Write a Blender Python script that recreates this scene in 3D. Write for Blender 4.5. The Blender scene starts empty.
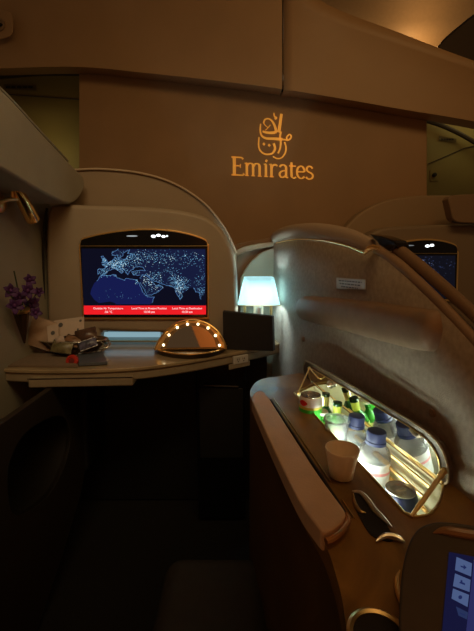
import bpy, bmesh, math, random
from mathutils import Vector as V, Matrix
random.seed(7)
scn = bpy.context.scene
COL = scn.collection
# ------------------------------------------------------------------ camera
F, PITCH = 370.0, math.radians(9.0)
CAM = V((0, 0, 1.12))
cd = bpy.data.cameras.new('camera'); cam = bpy.data.objects.new('camera', cd); COL.objects.link(cam)
cd.sensor_fit = 'VERTICAL'; cd.sensor_height = 24; cd.lens = F/631*24; cd.clip_start = .02
cam.location = CAM; cam.rotation_euler = (math.pi/2-PITCH, 0, 0)
scn.camera = cam
FW = V((0, math.cos(PITCH), -math.sin(PITCH))); UP = V((0, math.sin(PITCH), math.cos(PITCH)))
def ray(px, py): return V((1,0,0))*((px-237)/F) + UP*((315.5-py)/F) + FW
def PY(px, py, y): d = ray(px,py); return CAM + d*(y/d.y)
def PZ(px, py, z): d = ray(px,py); return CAM + d*((z-CAM.z)/d.z)
def PX(px, py, x): d = ray(px,py); return CAM + d*(x/d.x)
def PP(px, py, o, n): d = ray(px,py); return CAM + d*((o-CAM).dot(n)/d.dot(n))
def mpp(p): return (p-CAM).dot(FW)/F          # metres per photo pixel at a point
# ------------------------------------------------------------------ materials
def lin(c): return tuple(((x/255+.055)/1.055)**2.4 if x > 10 else x/255/12.92 for x in c)
MATS = {}
def mat(name, col, rough=.5, metal=0, bump=0, scale=60, var=0, emit=None, es=0, trans=0, ior=1.45, coat=0, sheen=0, spec=.5, stretch=(1,1,1), vscale=None, alpha=1):
    m = bpy.data.materials.new(name); m.use_nodes = True
    nt = m.node_tree; b = nt.nodes['Principled BSDF']
    col = tuple(col)+(1,)
    b.inputs['Base Color'].default_value = col
    b.inputs['Roughness'].default_value = rough; b.inputs['Metallic'].default_value = metal
    b.inputs['Transmission Weight'].default_value = trans; b.inputs['IOR'].default_value = ior
    b.inputs['Coat Weight'].default_value = coat; b.inputs['Sheen Weight'].default_value = sheen
    b.inputs['Specular IOR Level'].default_value = spec; b.inputs['Alpha'].default_value = alpha
    if emit: b.inputs['Emission Color'].default_value = tuple(emit)+(1,); b.inputs['Emission Strength'].default_value = es
    if bump or var:
        tc = nt.nodes.new('ShaderNodeTexCoord'); mp = nt.nodes.new('ShaderNodeMapping'); mp.inputs['Scale'].default_value = stretch
        nt.links.new(tc.outputs['Object'], mp.inputs['Vector'])
    if bump:
        n = nt.nodes.new('ShaderNodeTexNoise'); n.inputs['Scale'].default_value = scale; n.inputs['Detail'].default_value = 3
        bp = nt.nodes.new('ShaderNodeBump'); bp.inputs['Strength'].default_value = bump; bp.inputs['Distance'].default_value = .002
        nt.links.new(mp.outputs[0], n.inputs['Vector'])
        nt.links.new(n.outputs['Fac'], bp.inputs['Height']); nt.links.new(bp.outputs[0], b.inputs['Normal'])
    if var:
        n2 = nt.nodes.new('ShaderNodeTexNoise'); n2.inputs['Scale'].default_value = vscale or scale; n2.inputs['Detail'].default_value = 5
        n2.inputs['Distortion'].default_value = 1.2 if coat else 0
        r = nt.nodes.new('ShaderNodeValToRGB')
        r.color_ramp.elements[0].position = .3; r.color_ramp.elements[1].position = .7
        r.color_ramp.elements[0].color = tuple(c*(1-var) for c in col[:3])+(1,)
        r.color_ramp.elements[1].color = tuple(min(1,c*(1+var)) for c in col[:3])+(1,)
        nt.links.new(mp.outputs[0], n2.inputs['Vector']); nt.links.new(n2.outputs['Fac'], r.inputs['Fac']); nt.links.new(r.outputs[0], b.inputs['Base Color'])
    MATS[name] = m; return m
def emat(name, col, s):
    return mat(name, (0.004,0.004,0.004), .7, emit=col, es=s, spec=.1)
M_bulk = mat('bulkhead_laminate', (.33,.19,.088), .55, bump=.05, scale=300, var=.06, vscale=6)
M_soffit = mat('soffit_plastic', (.36,.215,.105), .5, bump=.04, scale=200, var=.05, vscale=4)
M_far = mat('far_cabin_panel', (.19,.15,.05), .6, var=.08, vscale=3)
M_dark = mat('dark_gap', (.012,.010,.008), .7, var=.1)
M_strip = mat('dark_trim_strip', (.03,.02,.015), .5, var=.1)
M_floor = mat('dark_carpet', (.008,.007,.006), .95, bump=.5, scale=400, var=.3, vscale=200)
M_shell = mat('beige_shell_plastic', (.34,.27,.19), .5, bump=.08, scale=350, var=.05, vscale=8)
M_arch = mat('tan_shell_plastic', (.29,.21,.13), .55, bump=.08, scale=300, var=.05, vscale=8)
M_side = mat('grey_side_panel', (.34,.32,.24), .6, bump=.06, scale=300, var=.06, vscale=6)
M_wing = mat('grey_padded_wing', (.33,.30,.23), .7, bump=.15, scale=250, var=.06, vscale=8)
M_fabric = mat('flecked_divider_fabric', (.37,.305,.24), .8, bump=.3, scale=500, var=.16, vscale=90, sheen=.1)
M_pad = mat('tan_leather', (.31,.205,.13), .55, bump=.2, scale=300, var=.08, vscale=30)
M_arm = mat('armrest_leather', (.68,.48,.33), .55, bump=.2, scale=300, var=.06, vscale=30)
M_rail = mat('brown_edge_rail', (.24,.15,.085), .5, bump=.05, scale=200, var=.05)
M_wood = mat('glossy_burl_wood', (.25,.135,.03), .40, coat=.08, spec=.3, var=.45, vscale=14, stretch=(1,.5,1))
M_shelf = mat('glossy_shelf_laminate', (.38,.29,.17), .2, coat=.3, var=.2, vscale=10, stretch=(.4,1,1))
M_edge = mat('shelf_edge', (.33,.27,.18), .45, var=.06)
M_gold = mat('polished_gold', (.95,.62,.24), .3, metal=.85, var=.05)
M_brass = mat('satin_brass', (.72,.52,.22), .3, metal=1, var=.06)
M_chrome = mat('polished_chrome', (.85,.80,.68), .28, metal=1, var=.03)
M_mirror = mat('mirror_glass', (.82,.84,.83), .015, metal=1, var=.01)
M_black = mat('gloss_black', (.006,.006,.007), .18, var=.05)
M_matteblack = mat('matt_black', (.012,.012,.013), .55, bump=.2, scale=300, var=.1)
M_sign = mat('gold_lettering', (.9,.47,.09), .35, metal=.3, emit=(1,.42,.06), es=.22, var=.1, vscale=20)  # slight emission added so the gold reads brighter than its lighting
M_shade = mat('lamp_shade_fabric', (.7,.85,.88), .8, emit=(.52,.80,.85), es=.50, bump=.2, scale=300)
def _tr(m, col, f):
    nt = m.node_tree; t = nt.nodes.new('ShaderNodeBsdfTranslucent'); t.inputs[0].default_value = tuple(col)+(1,)
    mx = nt.nodes.new('ShaderNodeMixShader'); mx.inputs[0].default_value = f
    nt.links.new(nt.nodes['Principled BSDF'].outputs[0], mx.inputs[1]); nt.links.new(t.outputs[0], mx.inputs[2]); nt.links.new(mx.outputs[0], nt.nodes['Material Output'].inputs[0])
_tr(M_shade, (.7,.9,.92), .55)
M_white = mat('white_plastic', (.75,.75,.73), .4, var=.03)
M_plate = mat('placard_metal', (.60,.58,.53), .4, var=.05)
M_ink = mat('printed_ink', (.1,.1,.1), .6, var=.05)
# ------------------------------------------------------------------ object helpers
def finish(name, bm, m, parent=None, bevel=0, seg=3, smooth=True, ang=40, subd=0, solid=0, soff=-1):
    bmesh.ops.recalc_face_normals(bm, faces=bm.faces[:]) if not solid else None
    me = bpy.data.meshes.new(name); bm.to_mesh(me); bm.free()
    o = bpy.data.objects.new(name, me); COL.objects.link(o)
    for mm in (m if isinstance(m,(list,tuple)) else [m]): me.materials.append(mm)
    if smooth:
        for p in me.polygons: p.use_smooth = True
        me.set_sharp_from_angle(angle=math.radians(ang))
    if solid:
        s = o.modifiers.new('solid','SOLIDIFY'); s.thickness = solid; s.offset = soff
    if bevel:
        b = o.modifiers.new('bevel','BEVEL'); b.width = bevel; b.segments = seg; b.limit_method = 'ANGLE'; b.angle_limit = math.radians(35); b.harden_normals = True
    if subd:
        s = o.modifiers.new('subd','SUBSURF'); s.levels = subd; s.render_levels = subd
    if parent: o.parent = parent; o.matrix_parent_inverse = parent.matrix_world.inverted()
    return o
def tag(o, label, cat, group=None):
    o['label'] = label; o['category'] = cat
    if group: o['group'] = group
    return o
def thing(name, label, cat, loc=(0,0,0), group=None):
    o = bpy.data.objects.new(name, None); COL.objects.link(o); o.location = loc; o.empty_display_size = .05
    o.matrix_world = Matrix.Translation(V(loc))
    return tag(o, label, cat, group)
def struct(o): o['kind'] = 'structure'; return o
def cr(pts, n=6, closed=False):
    """Catmull-Rom through pts (tuples or Vectors)."""
    P = [V(p) if len(p) > 2 else V((p[0],p[1],0)) for p in pts]; out = []
    N = len(P); rng = N if closed else N-1
    for i in range(rng):
        p0 = P[(i-1)%N] if closed or i > 0 else P[i]*2-P[i+1]
        p1 = P[i]; p2 = P[(i+1)%N]
        p3 = P[(i+2)%N] if closed or i+2 < N else P[i+1]*2-P[i]
        for k in range(n):
            t = k/n
            out.append(.5*((2*p1)+(p2-p0)*t+(2*p0-5*p1+4*p2-p3)*t*t+(3*p1-p0-3*p2+p3)*t**3))
    if not closed: out.append(P[-1].copy())
    return out
def prism(bm, pts, ext):
    ext = V(ext); a = [bm.verts.new(p) for p in pts]; b = [bm.verts.new(V(p)+ext) for p in pts]; n = len(pts)
    f1 = bm.faces.new(a); f2 = bm.faces.new(b[::-1])
    for i in range(n): bm.faces.new((a[i], b[i], b[(i+1)%n], a[(i+1)%n]))
    return bm
def slab(pts, ext): return prism(bmesh.new(), pts, ext)
def holed(bm, outer, inner, ext):
    ext = V(ext); loops = []
    for pts in (outer, inner):
        a = [bm.verts.new(p) for p in pts]; e = [bm.edges.new((a[i], a[(i+1)%len(a)])) for i in range(len(a))]; loops.append((a,e))
    r = bmesh.ops.triangle_fill(bm, use_beauty=True, edges=loops[0][1]+loops[1][1])
    fs = [g for g in r['geom'] if isinstance(g, bmesh.types.BMFace)]
    r = bmesh.ops.extrude_face_region(bm, geom=fs)
    bmesh.ops.translate(bm, verts=[g for g in r['geom'] if isinstance(g, bmesh.types.BMVert)], vec=ext)
    return bm
def tube(bm, path, r, seg=10, sx=1, cap=True):
    path = [V(p) for p in path]; rings = []; N = len(path); prev = None
    for i, p in enumerate(path):
        t = (path[min(i+1,N-1)]-path[max(i-1,0)]).normalized()
        if prev is None:
            ref = V((0,0,1)) if abs(t.z) < .9 else V((1,0,0)); a = t.cross(ref).normalized()
        else: a = (prev - t*prev.dot(t)).normalized()
        prev = a; b = t.cross(a)
        rr = r[i] if isinstance(r,(list,tuple)) else r
        rings.append([bm.verts.new(p+a*math.cos(2*math.pi*k/seg)*rr*sx+b*math.sin(2*math.pi*k/seg)*rr) for k in range(seg)])
    for i in range(N-1):
        for k in range(seg): bm.faces.new((rings[i][k], rings[i][(k+1)%seg], rings[i+1][(k+1)%seg], rings[i+1][k]))
    if cap: bm.faces.new(rings[0][::-1]); bm.faces.new(rings[-1])
    return bm
def lathe(bm, prof, o=(0,0,0), axis=(0,0,1), seg=28, capb=True, capt=True):
    o = V(o); q = V((0,0,1)).rotation_difference(V(axis).normalized()); rings = []
    for r, z in prof:
        rings.append([bm.verts.new(o+q@V((r*math.cos(2*math.pi*k/seg), r*math.sin(2*math.pi*k/seg), z))) for k in range(seg)])
    for i in range(len(rings)-1):
        for k in range(seg): bm.faces.new((rings[i][k], rings[i][(k+1)%seg], rings[i+1][(k+1)%seg], rings[i+1][k]))
    if capb: bm.faces.new(rings[0][::-1])
    if capt: bm.faces.new(rings[-1])
    return bm
def box(bm, c, s, rot=None):
    M = Matrix.Translation(V(c)) @ (rot.to_4x4() if rot else Matrix.Identity(4)) @ Matrix.Diagonal((s[0],s[1],s[2],1))
    bmesh.ops.create_cube(bm, size=1, matrix=M); return bm
def sphere(bm, c, r, s=(1,1,1), rot=None, u=14, v=9):
    M = Matrix.Translation(V(c)) @ (rot.to_4x4() if rot else Matrix.Identity(4)) @ Matrix.Diagonal((r*s[0],r*s[1],r*s[2],1))
    bmesh.ops.create_uvsphere(bm, u_segments=u, v_segments=v, radius=1, matrix=M); return bm
def frame(x, y):                                # 3x3 rotation from two axes
    x = x.normalized(); z = x.cross(y).normalized(); y = z.cross(x)
    return Matrix((x,y,z)).transposed()
def loft(bm, rows, close=False):
    vs = [[bm.verts.new(p) for p in r] for r in rows]
    for i in range(len(vs)-1):
        n = len(vs[i])
        for k in range(n if close else n-1): bm.faces.new((vs[i][k], vs[i][(k+1)%n], vs[i+1][(k+1)%n], vs[i+1][k]))
    return vs
def text(name, s, size, fn, m, parent, align='CENTER', eps=.0006):
    """lettering as a flat mesh; fn maps (u,v) in text units to a 3D point"""
    c = bpy.data.curves.new(name,'FONT'); c.body = s; c.size = size; c.align_x = align; c.align_y = 'CENTER'; c.resolution_u = 3
    t = bpy.data.objects.new(name, c); COL.objects.link(t); bpy.context.view_layer.update()
    me = bpy.data.meshes.new_from_object(t); bpy.data.objects.remove(t)
    for v in me.vertices: v.co = fn(v.co.x, v.co.y)
    o = bpy.data.objects.new(name, me); COL.objects.link(o); me.materials.append(m)
    o.parent = parent; o.matrix_parent_inverse = parent.matrix_world.inverted(); return o
# ------------------------------------------------------------------ ROOM
bth = math.radians(10)
BO = V((0.05, 2.05, 1.3)); BN = V((math.sin(bth)*-1, -math.cos(bth), 0.0)).normalized()   # bulkhead plane, faces the seat
def B(px, py, off=0): return PP(px, py, BO+BN*off, BN)
# bulkhead
bm = slab([B(79,60), B(427,95), B(427,420), B(79,420)], -BN*.03)
struct(finish('wall_front', bm, M_bulk, bevel=.004))
# soffit fascia (two panels with a seam) curving into the ceiling
low = [(-170,74),(-40,69),(0,68),(79,66.5),(150,73),(215,80),(281,88.5),(340,98),(400,108.5),(440,115),(480,122),(540,134)]
lowd = cr(low, 5)
def soff(px_lo, px_hi, name):
    pts = [p for p in lowd if px_lo <= p.x <= px_hi]
    if pts[0].x > px_lo+.5: pts = [V((px_lo, [q.y for q in lowd if q.x > px_lo][0], 0))]+pts
    if pts[-1].x < px_hi-.5: pts = pts+[V((px_hi, pts[-1].y+.3, 0))]
    bm = bmesh.new(); rows = []
    def top(px): return -40 if px < 270 else -40+ (px-270)*.0 if px < 290 else None
    tl = cr([(290,-22),(330,6),(400,33),(439,48),(480,63),(540,85)], 6)
    for p in pts:
        if p.x < 290: ty = -70
        else:
            ty = -70 if px_hi < 290 else next((a.y+(b.y-a.y)*(p.x-a.x)/(b.x-a.x) for a,b in zip(tl,tl[1:]) if a.x <= p.x <= b.x), -30)
        pv = B(p.x,p.y,.12); r = [pv + V((0,.10,.012)), pv+V((0,.0,0))]
        for k in range(1,7):
            t = k/6; yy = p.y+(ty-p.y)*t
            r.append(B(p.x,yy,.12+.05*t*t))
        rows.append(r)
    loft(bm, rows)
    return struct(finish(name, bm, M_soffit, solid=.006, soff=0))
soff(-170, 282.2, 'trim_1'); soff(283.6, 540, 'trim_2')
bm = slab([B(282.0,-60,.118), B(283.8,-60,.118), B(282.6,89,.118), B(280.8,89,.118)], -BN*.004); struct(finish('trim_3', bm, M_dark))
# dark shadow gap strip between soffit and bulkhead
dl = [p for p in lowd if 78 <= p.x <= 428]
bm = bmesh.new(); loft(bm, [[B(p.x,p.y-3,.012) for p in dl],[B(p.x,p.y+3.0,.012) for p in dl]])
struct(finish('trim_4', bm, M_dark, solid=.008, soff=0))
# ceiling: runs back over the seat, and the lit cove beyond the fascia on the right
bm = slab([V((-1.6,1.80,2.42)), V((1.7,1.80,2.42)), V((1.7,-1.4,2.42)), V((-1.6,-1.4,2.42))], V((0,0,.02)))
struct(finish('ceiling', bm, M_soffit))
bm = bmesh.new(); rows = []
for i in range(13):
    a = i/12; rows.append([PY(280+a*230, 75-a*5, 2.42), PY(285+a*225, 20, 2.40), PY(285+a*225, -15, 2.30), PY(285+a*225, -60, 2.15)])
loft(bm, rows); struct(finish('trim_5', bm, mat('cove_plastic',(.40,.29,.18),.5,var=.04), solid=.006))
bm = slab([V((-.26,-.6,0)),V((1.2,-.6,0)),V((1.2,-.6,2.0)),V((-.5,-.6,2.0)),V((-.43,-.6,1.5)),V((-.345,-.6,1.3)),V((-.26,-.6,1.1))], V((0,-.05,0))); struct(finish('mirror_wedge_slab', bm, mat('wedge_slab_tan',(.50,.24,.09),.6,var=.06)))  # unseen slab, edge cut to reflect as the bright wedge in the vanity mirror
# floor
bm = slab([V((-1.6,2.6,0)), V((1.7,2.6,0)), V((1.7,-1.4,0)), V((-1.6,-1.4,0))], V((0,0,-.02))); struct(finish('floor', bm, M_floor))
# far cabin panels on either side of the bulkhead
bm = slab([PY(-120,40,2.55), PY(95,40,2.55), PY(95,480,2.55), PY(-120,480,2.55)], V((0,.02,0))); struct(finish('wall_left', bm, M_far))
bm = slab([PY(415,80,2.45), PY(560,80,2.45), PY(560,480,2.45), PY(415,480,2.45)], V((0,.02,0))); struct(finish('wall_right', bm, M_far))
bm = bmesh.new(); tube(bm, cr([PY(-30,80,2.5),PY(0,77,2.5),PY(40,74,2.5),PY(84,74,2.5)],6), .012, 8); struct(finish('trim_6', bm, M_strip))
bm = bmesh.new(); tube(bm, cr([PY(420,119,2.4),PY(440,125,2.4),PY(460,134,2.4),PY(474,142,2.4),PY(495,154,2.4)],6), .013, 8); struct(finish('trim_7', bm, M_strip))
bm = bmesh.new(); tube(bm, [PY(-10,93,2.545),PY(85,100,2.545)], .003, 6); struct(finish('trim_8', bm, M_strip))
bm = bmesh.new(); tube(bm, [PY(428,164,2.445),PY(465,148,2.445),PY(500,140,2.445)], .003, 6); struct(finish('trim_9', bm, M_strip))
for (x0,y0,x1,y1,yy,lb) in ((4,84.5,36,89.5,2.545,'small dark notice strip high on the far left cabin panel'),(439,137,456,141.5,2.445,'small dark notice strip on the far right cabin panel')):
    t = thing('notice_strip', lb, 'notice', PY((x0+x1)/2,y1,yy))
    finish('plate', slab([PY(x0,y0+ (0 if x0<100 else -1),yy),PY(x1,y0+(1 if x0<100 else 2),yy),PY(x1,y1+1,yy),PY(x0,y1-1,yy)], V((0,-.004,0))), mat('notice_plate',(.10,.075,.03),.5,var=.1), t)
    bm = bmesh.new()
    for k in range(5):
        a = x0+2+(x1-x0-4)*k/5; b = a+(x1-x0-4)/6.5
        prism(bm, [PY(a,y0+1.5,yy-.0045),PY(b,y0+1.8,yy-.0045),PY(b,y1-1.2,yy-.0045),PY(a,y1-1.4,yy-.0045)], V((0,-.002,0)))
    finish('dark_mark', bm, M_dark, t)
t = thing('wall_latch', 'small dark latch on the far right cabin panel beside the bulkhead edge', 'latch', PY(434,178,2.44))
bm = bmesh.new(); lathe(bm, [(.013,0),(.013,.012),(.006,.016)], PY(434,175,2.448), (0,-1,0), 12); finish('knob', bm, M_dark, t)
bm = slab([PY(430,170,2.449),PY(438,170,2.449),PY(438,181,2.449),PY(430,181,2.449)], V((0,-.003,0))); finish('plate', bm, M_far, t)
# little fixture at upper left of the soffit
t = thing('soffit_fixture', 'small rounded beige fixture with dark eye, upper left on the soffit', 'fixture', B(5,38,.16))
bm = slab([B(p.x,p.y,.168) for p in cr([(-6,12),(8,12),(13,18),(13,33),(7,38),(-6,38)],4,True)], BN*.006); finish('plate', bm, M_soffit, t, bevel=.003)
bm = bmesh.new(); lathe(bm, [(.03,0),(.03,.006),(.024,.009),(.018,.004)], B(0,25,.174), BN, 20); finish('ring', bm, M_rail, t)
bm = bmesh.new(); sphere(bm, B(0,25,.178), .016, (1,1,.5)); finish('eye', bm, M_dark, t)
# dark overhead bin end at upper right
t = thing('overhead_bin', 'dark rounded overhead bin end above the right cabin, by the lit cove', 'bin', PY(470,70,1.9))
prof = cr([(438,47),(446,38),(460,26),(476,14),(520,-10)],5)
pts = [PY(p.x,p.y,2.0) for p in prof]+[PY(p[0],p[1],2.0) for p in [(540,60),(520,74),(474,62)]]
finish('bin_shell', slab(pts, V((0,.22,0))), mat('bin_plastic',(.06,.04,.025),.5,var=.05), t, bevel=.01)
bm = bmesh.new(); tube(bm, [PY(p.x,p.y,1.998) for p in prof], .004, 6); finish('edge_trim', bm, M_strip, t)
# ------------------------------------------------------------------ EMIRATES sign (raised gold lettering)
def zs(x, y): return (220+x/4.309, 105+y/4.309)     # position inside a close view of the sign
def stroke(bm, pts, wt, wn, off=.0, smooth=5, ends=(1,1), fm=None, ext=.006):
    P = cr(pts, smooth) if smooth > 1 else [V((p[0],p[1],0)) for p in pts]
    N = len(P); L=[]; R=[]
    for i,p in enumerate(P):
        d = (P[min(i+1,N-1)]-P[max(i-1,0)]); d.z = 0
        d = d.normalized() if d.length else V((0,1,0))
        w = .5*math.sqrt((wt*d.y)**2+(wn*d.x)**2); s = i/(N-1); w *= ends[0]+(ends[1]-ends[0])*s
        n = V((-d.y,d.x,0)); L.append(p+n*w); R.append(p-n*w)
    for i in range(N-1):
        q = [fm(v.x,v.y) for v in (L[i],L[i+1],R[i+1],R[i])]
        try: prism(bm, q, BN*ext)
        except Exception: pass
SLOPE = .052
def glyph_map(x, v):                                    # x along the word, v height above the base line (close-view units)
    y = 303+ (x-50)*SLOPE - v
    return B(*zs(x,y), .001)
sign = thing('airline_sign', 'raised gold airline name and calligraphy emblem on the bulkhead', 'sign', B(272,182,0))
glyphs = {
 'E': [([(62,0),(62,80)],17,7,1),([(50,2),(99,2),(104,10)],14,8,1),([(50,78),(94,78),(99,71)],14,8,1),([(62,42),(88,42)],14,7,1),([(88,34),(88,50)],5,5,1)],
 'm': [([(116,0),(116,54)],13,6,1),([(106,54),(118,56)],8,5,1),([(116,44),(124,53),(134,55),(142,49),(143,36),(143,0)],13,7,4),([(143,42),(152,53),(162,55),(170,49),(171,36),(171,0)],13,7,4),([(108,2),(124,2)],5,5,1),([(135,2),(151,2)],5,5,1),([(163,2),(180,2)],5,5,1)],
 'i': [([(198,0),(198,54)],13,6,1),([(188,54),(199,56)],8,5,1),([(190,2),(207,2)],5,5,1),([(197,65),(203,74)],11,10,1)],
 'r': [([(222,0),(222,54)],13,6,1),([(212,54),(223,56)],8,5,1),([(222,38),(229,51),(238,55),(247,50)],10,10,4),([(214,2),(232,2)],5,5,1)],
 'a': [([(257,46),(265,54),(276,55),(284,48),(285,34),(285,8),(289,2),(294,3)],13,7,4),([(284,32),(272,30),(261,24),(257,14),(262,4),(271,2),(281,9)],12,7,4)],
 't': [([(308,68),(308,14),(312,4),(320,2),(328,6)],13,7,3),([(298,53),(327,53)],8,7,1)],
 'e': [([(335,29),(362,31),(362,42),(354,53),(344,53),(335,44),(332,29),(334,14),(343,3),(354,2),(364,10)],12,7,4)],
 's': [([(399,46),(391,54),(381,54),(374,46),(375,37),(384,30),(394,25),(400,16),(397,6),(387,0),(377,2),(371,9)],11,8,4)],
}
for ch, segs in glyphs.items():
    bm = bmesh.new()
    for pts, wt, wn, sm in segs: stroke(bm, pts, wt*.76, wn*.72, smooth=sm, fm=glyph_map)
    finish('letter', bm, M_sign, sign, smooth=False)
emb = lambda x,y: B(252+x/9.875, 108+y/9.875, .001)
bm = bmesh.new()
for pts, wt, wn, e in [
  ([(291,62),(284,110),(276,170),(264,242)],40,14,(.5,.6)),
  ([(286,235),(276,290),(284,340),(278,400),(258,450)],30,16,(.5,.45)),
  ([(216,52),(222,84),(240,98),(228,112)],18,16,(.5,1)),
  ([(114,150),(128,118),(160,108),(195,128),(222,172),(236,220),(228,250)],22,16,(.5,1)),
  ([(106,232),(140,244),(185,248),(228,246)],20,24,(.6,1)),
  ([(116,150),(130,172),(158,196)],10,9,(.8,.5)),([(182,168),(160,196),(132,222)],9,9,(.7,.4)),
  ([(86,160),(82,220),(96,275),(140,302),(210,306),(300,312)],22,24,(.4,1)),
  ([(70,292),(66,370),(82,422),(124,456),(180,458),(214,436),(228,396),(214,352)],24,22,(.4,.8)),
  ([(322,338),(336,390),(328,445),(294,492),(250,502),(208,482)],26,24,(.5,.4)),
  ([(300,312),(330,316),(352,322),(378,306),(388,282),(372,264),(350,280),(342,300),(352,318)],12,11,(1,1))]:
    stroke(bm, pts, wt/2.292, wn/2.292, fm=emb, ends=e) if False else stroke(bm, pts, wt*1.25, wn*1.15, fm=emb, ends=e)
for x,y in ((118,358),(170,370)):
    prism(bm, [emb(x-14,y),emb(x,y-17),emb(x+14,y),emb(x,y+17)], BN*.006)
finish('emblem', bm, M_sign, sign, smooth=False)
# ------------------------------------------------------------------ MONITOR SURROUND
YS = 1.45
sur = thing('monitor_surround', 'beige rounded seat shell surrounding the left screen above the shelf', 'seat shell', (-.35,1.5,.70))
arch = cr([(72,169),(100,168),(140,172),(175,183),(205,203),(225,228),(236.5,252)],6)
pts = [PY(p.x,p.y,1.62) for p in arch]+[PY(237,420,1.62),PY(48,420,1.62),PY(48,190,1.62)]
finish('back_shell', slab(pts, V((0,.10,0))), M_arch, sur, bevel=.012)
bm = bmesh.new(); tube(bm, [PY(p.x,p.y+1,1.612) for p in arch], .0045, 8); finish('shell_rim_highlight', bm, mat('pale_rim_highlight',(.5,.38,.26),.5,var=.03), sur)  # pale tube draws the highlight along the arch rim
outer = [V((47,349.5,0)),V((46.5,300,0))]+cr([(45.5,260),(46,220),(49,208),(58,204),(90,205),(130,206),(165,208),(190,212),(208,218),(222,230),(231,246),(236,265),(237.5,290),(238,349.5)],5)
front = [PY(p.x,p.y,YS) for p in outer]+[PY(166,349.5,YS),PY(164,333,YS),PY(100,331,YS),PY(98,349.5,YS)]
finish('front_frame', slab(front, V((0,.13,0))), M_shell, sur, bevel=.018, seg=4)
# alcove under the screen, with a light strip
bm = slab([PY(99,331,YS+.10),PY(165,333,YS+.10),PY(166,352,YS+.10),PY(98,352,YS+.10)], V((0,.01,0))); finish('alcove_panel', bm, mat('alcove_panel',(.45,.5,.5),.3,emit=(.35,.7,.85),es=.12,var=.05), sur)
bm = bmesh.new()
box(bm, PY(132,334.5,YS+.06), (.235,.012,.020)); finish('light_strip', bm, emat('alcove_led',(.38,.62,.72),.6), sur)
bm = bmesh.new()
box(bm, PY(132,341,YS+.05), (.24,.02,.004)); finish('alcove_ledge', bm, M_brass, sur)
# lamp niche between surround and divider
pts = [PY(p[0],p[1],1.70) for p in [(232,246),(240,243),(255,240),(276,237),(276,400),(232,400)]]
finish('niche_back', slab(pts, V((0,.02,0))), M_rail, sur, bevel=.004)
pts = [PY(p.x,p.y,1.66) for p in cr([(240,279),(245,269),(252,260),(262,252),(276,247)],5)]+[PY(276,300,1.66),PY(276,400,1.66),PY(240,400,1.66)]
finish('niche_fin', slab(pts, V((0,.02,0))), M_side, sur, bevel=.006)
pts = [PY(p[0],p[1],1.67) for p in [(234,251),(245,246),(260,243),(276,241.5),(276,246),(258,249),(245,252),(236,257)]]
finish('niche_rail', slab(pts, V((0,.02,0))), M_arch, sur, bevel=.004)
# left side wall of the seat, and its thick padded wing
left = thing('privacy_partition', 'dull grey side panel at the left behind the reading light and orchid', 'partition', (-.8,1.2,.76))
bm = slab([V((-.757,1.60,.012)),V((-.757,.35,.012)),V((-.757,.35,1.50)),V((-.757,1.1,1.46)),V((-.757,1.60,1.32))], V((-.03,0,0)))
finish('panel_board', bm, M_side, left, bevel=.01)
bm = bmesh.new(); tube(bm, cr([PY(47,208,1.452),PY(44,230,1.452),PY(43.5,270,1.452),PY(45,320,1.452),PY(46,348,1.452)],5), .004, 6); finish('edge_seam', bm, M_dark, left)
wing = thing('padded_wing', 'thick grey-brown padded privacy wing sloping down at the upper left', 'wing', PX(75,200,-.62))
wp = cr([(83,176),(84.5,186),(80,197),(72,203.5),(64,203)],4)+cr([(64,203),(40,191),(0,168),(-60,140),(-260,45)],4)+[V((-260,-120,0))]+cr([(-260,-120),(-60,40),(0,88),(40,131),(70,163),(83,176)],4)
q = []
for p in wp:
    if not q or (p-q[-1]).length > .5: q.append(p)
if (q[0]-q[-1]).length < .5: q.pop()
finish('pad', slab([PX(p.x,p.y,-.62) for p in q], V((-.134,0,0))), M_wing, wing, bevel=.016, seg=4)
bm = bmesh.new(); tube(bm, [PX(p.x,p.y,-.632)+V((0,0,.002)) for p in cr([(-40,57),(0,89),(40,131.5),(68,161.5)],5)], .004, 6); finish('piping', bm, M_side, wing)
# ------------------------------------------------------------------ LEFT MONITOR
def monitor(name, label, Y, quad, archp, dots, big):
    t = thing(name, label, 'screen', PY(*quad[3],Y))
    (x0,y0),(x1,y1),(x2,y2),(x3,y3) = quad   # tl tr br bl of the glass
    rim = [PY(x0-1.6,y0-1.5,Y)] + [PY(p.x,p.y-1.6,Y) for p in archp[1:-1]] + [PY(x1+1.6,y1-1.5,Y),PY(x2+1.6,y2+2,Y),PY(x3-1.6,y3+2,Y)]
    finish('gold_rim', slab(rim, V((0,.02,0))), M_gold, t, bevel=.002)
    g = [PY(x0,y0,Y-.002)] + [PY(p.x,p.y,Y-.002) for p in archp[1:-1]] + [PY(x1,y1,Y-.002),PY(x2,y2,Y-.002),PY(x3,y3,Y-.002)]
    finish('black_bezel', slab(g, V((0,.01,0))), M_black, t, bevel=.001)
    bm = bmesh.new(); tube(bm, [PY(x0,y0,Y-.004),PY(x1,y1,Y-.004)], .0018, 6); finish('gold_divider', bm, M_brass, t)
    for (dx,dy,w,h,e) in dots:
        bm = bmesh.new(); sphere(bm, PY(dx,dy,Y-.003), 1, (w*mpp(PY(dx,dy,Y)),.001,h*mpp(PY(dx,dy,Y))), u=10, v=6)
        finish('indicator_light', bm, MATS.get('ind%d'%e) or emat('ind%d'%e, (.9,.97,1), e/10), t)
    return t
TQ = [(80,246),(207.5,246),(207.5,317.5),(84,317.5)]
ap = cr([(80,246),(81,241),(84,239),(100,235),(122,231.5),(145,230),(168,231),(188,234.5),(202,239),(206.5,242),(207.5,246)],4)
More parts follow.
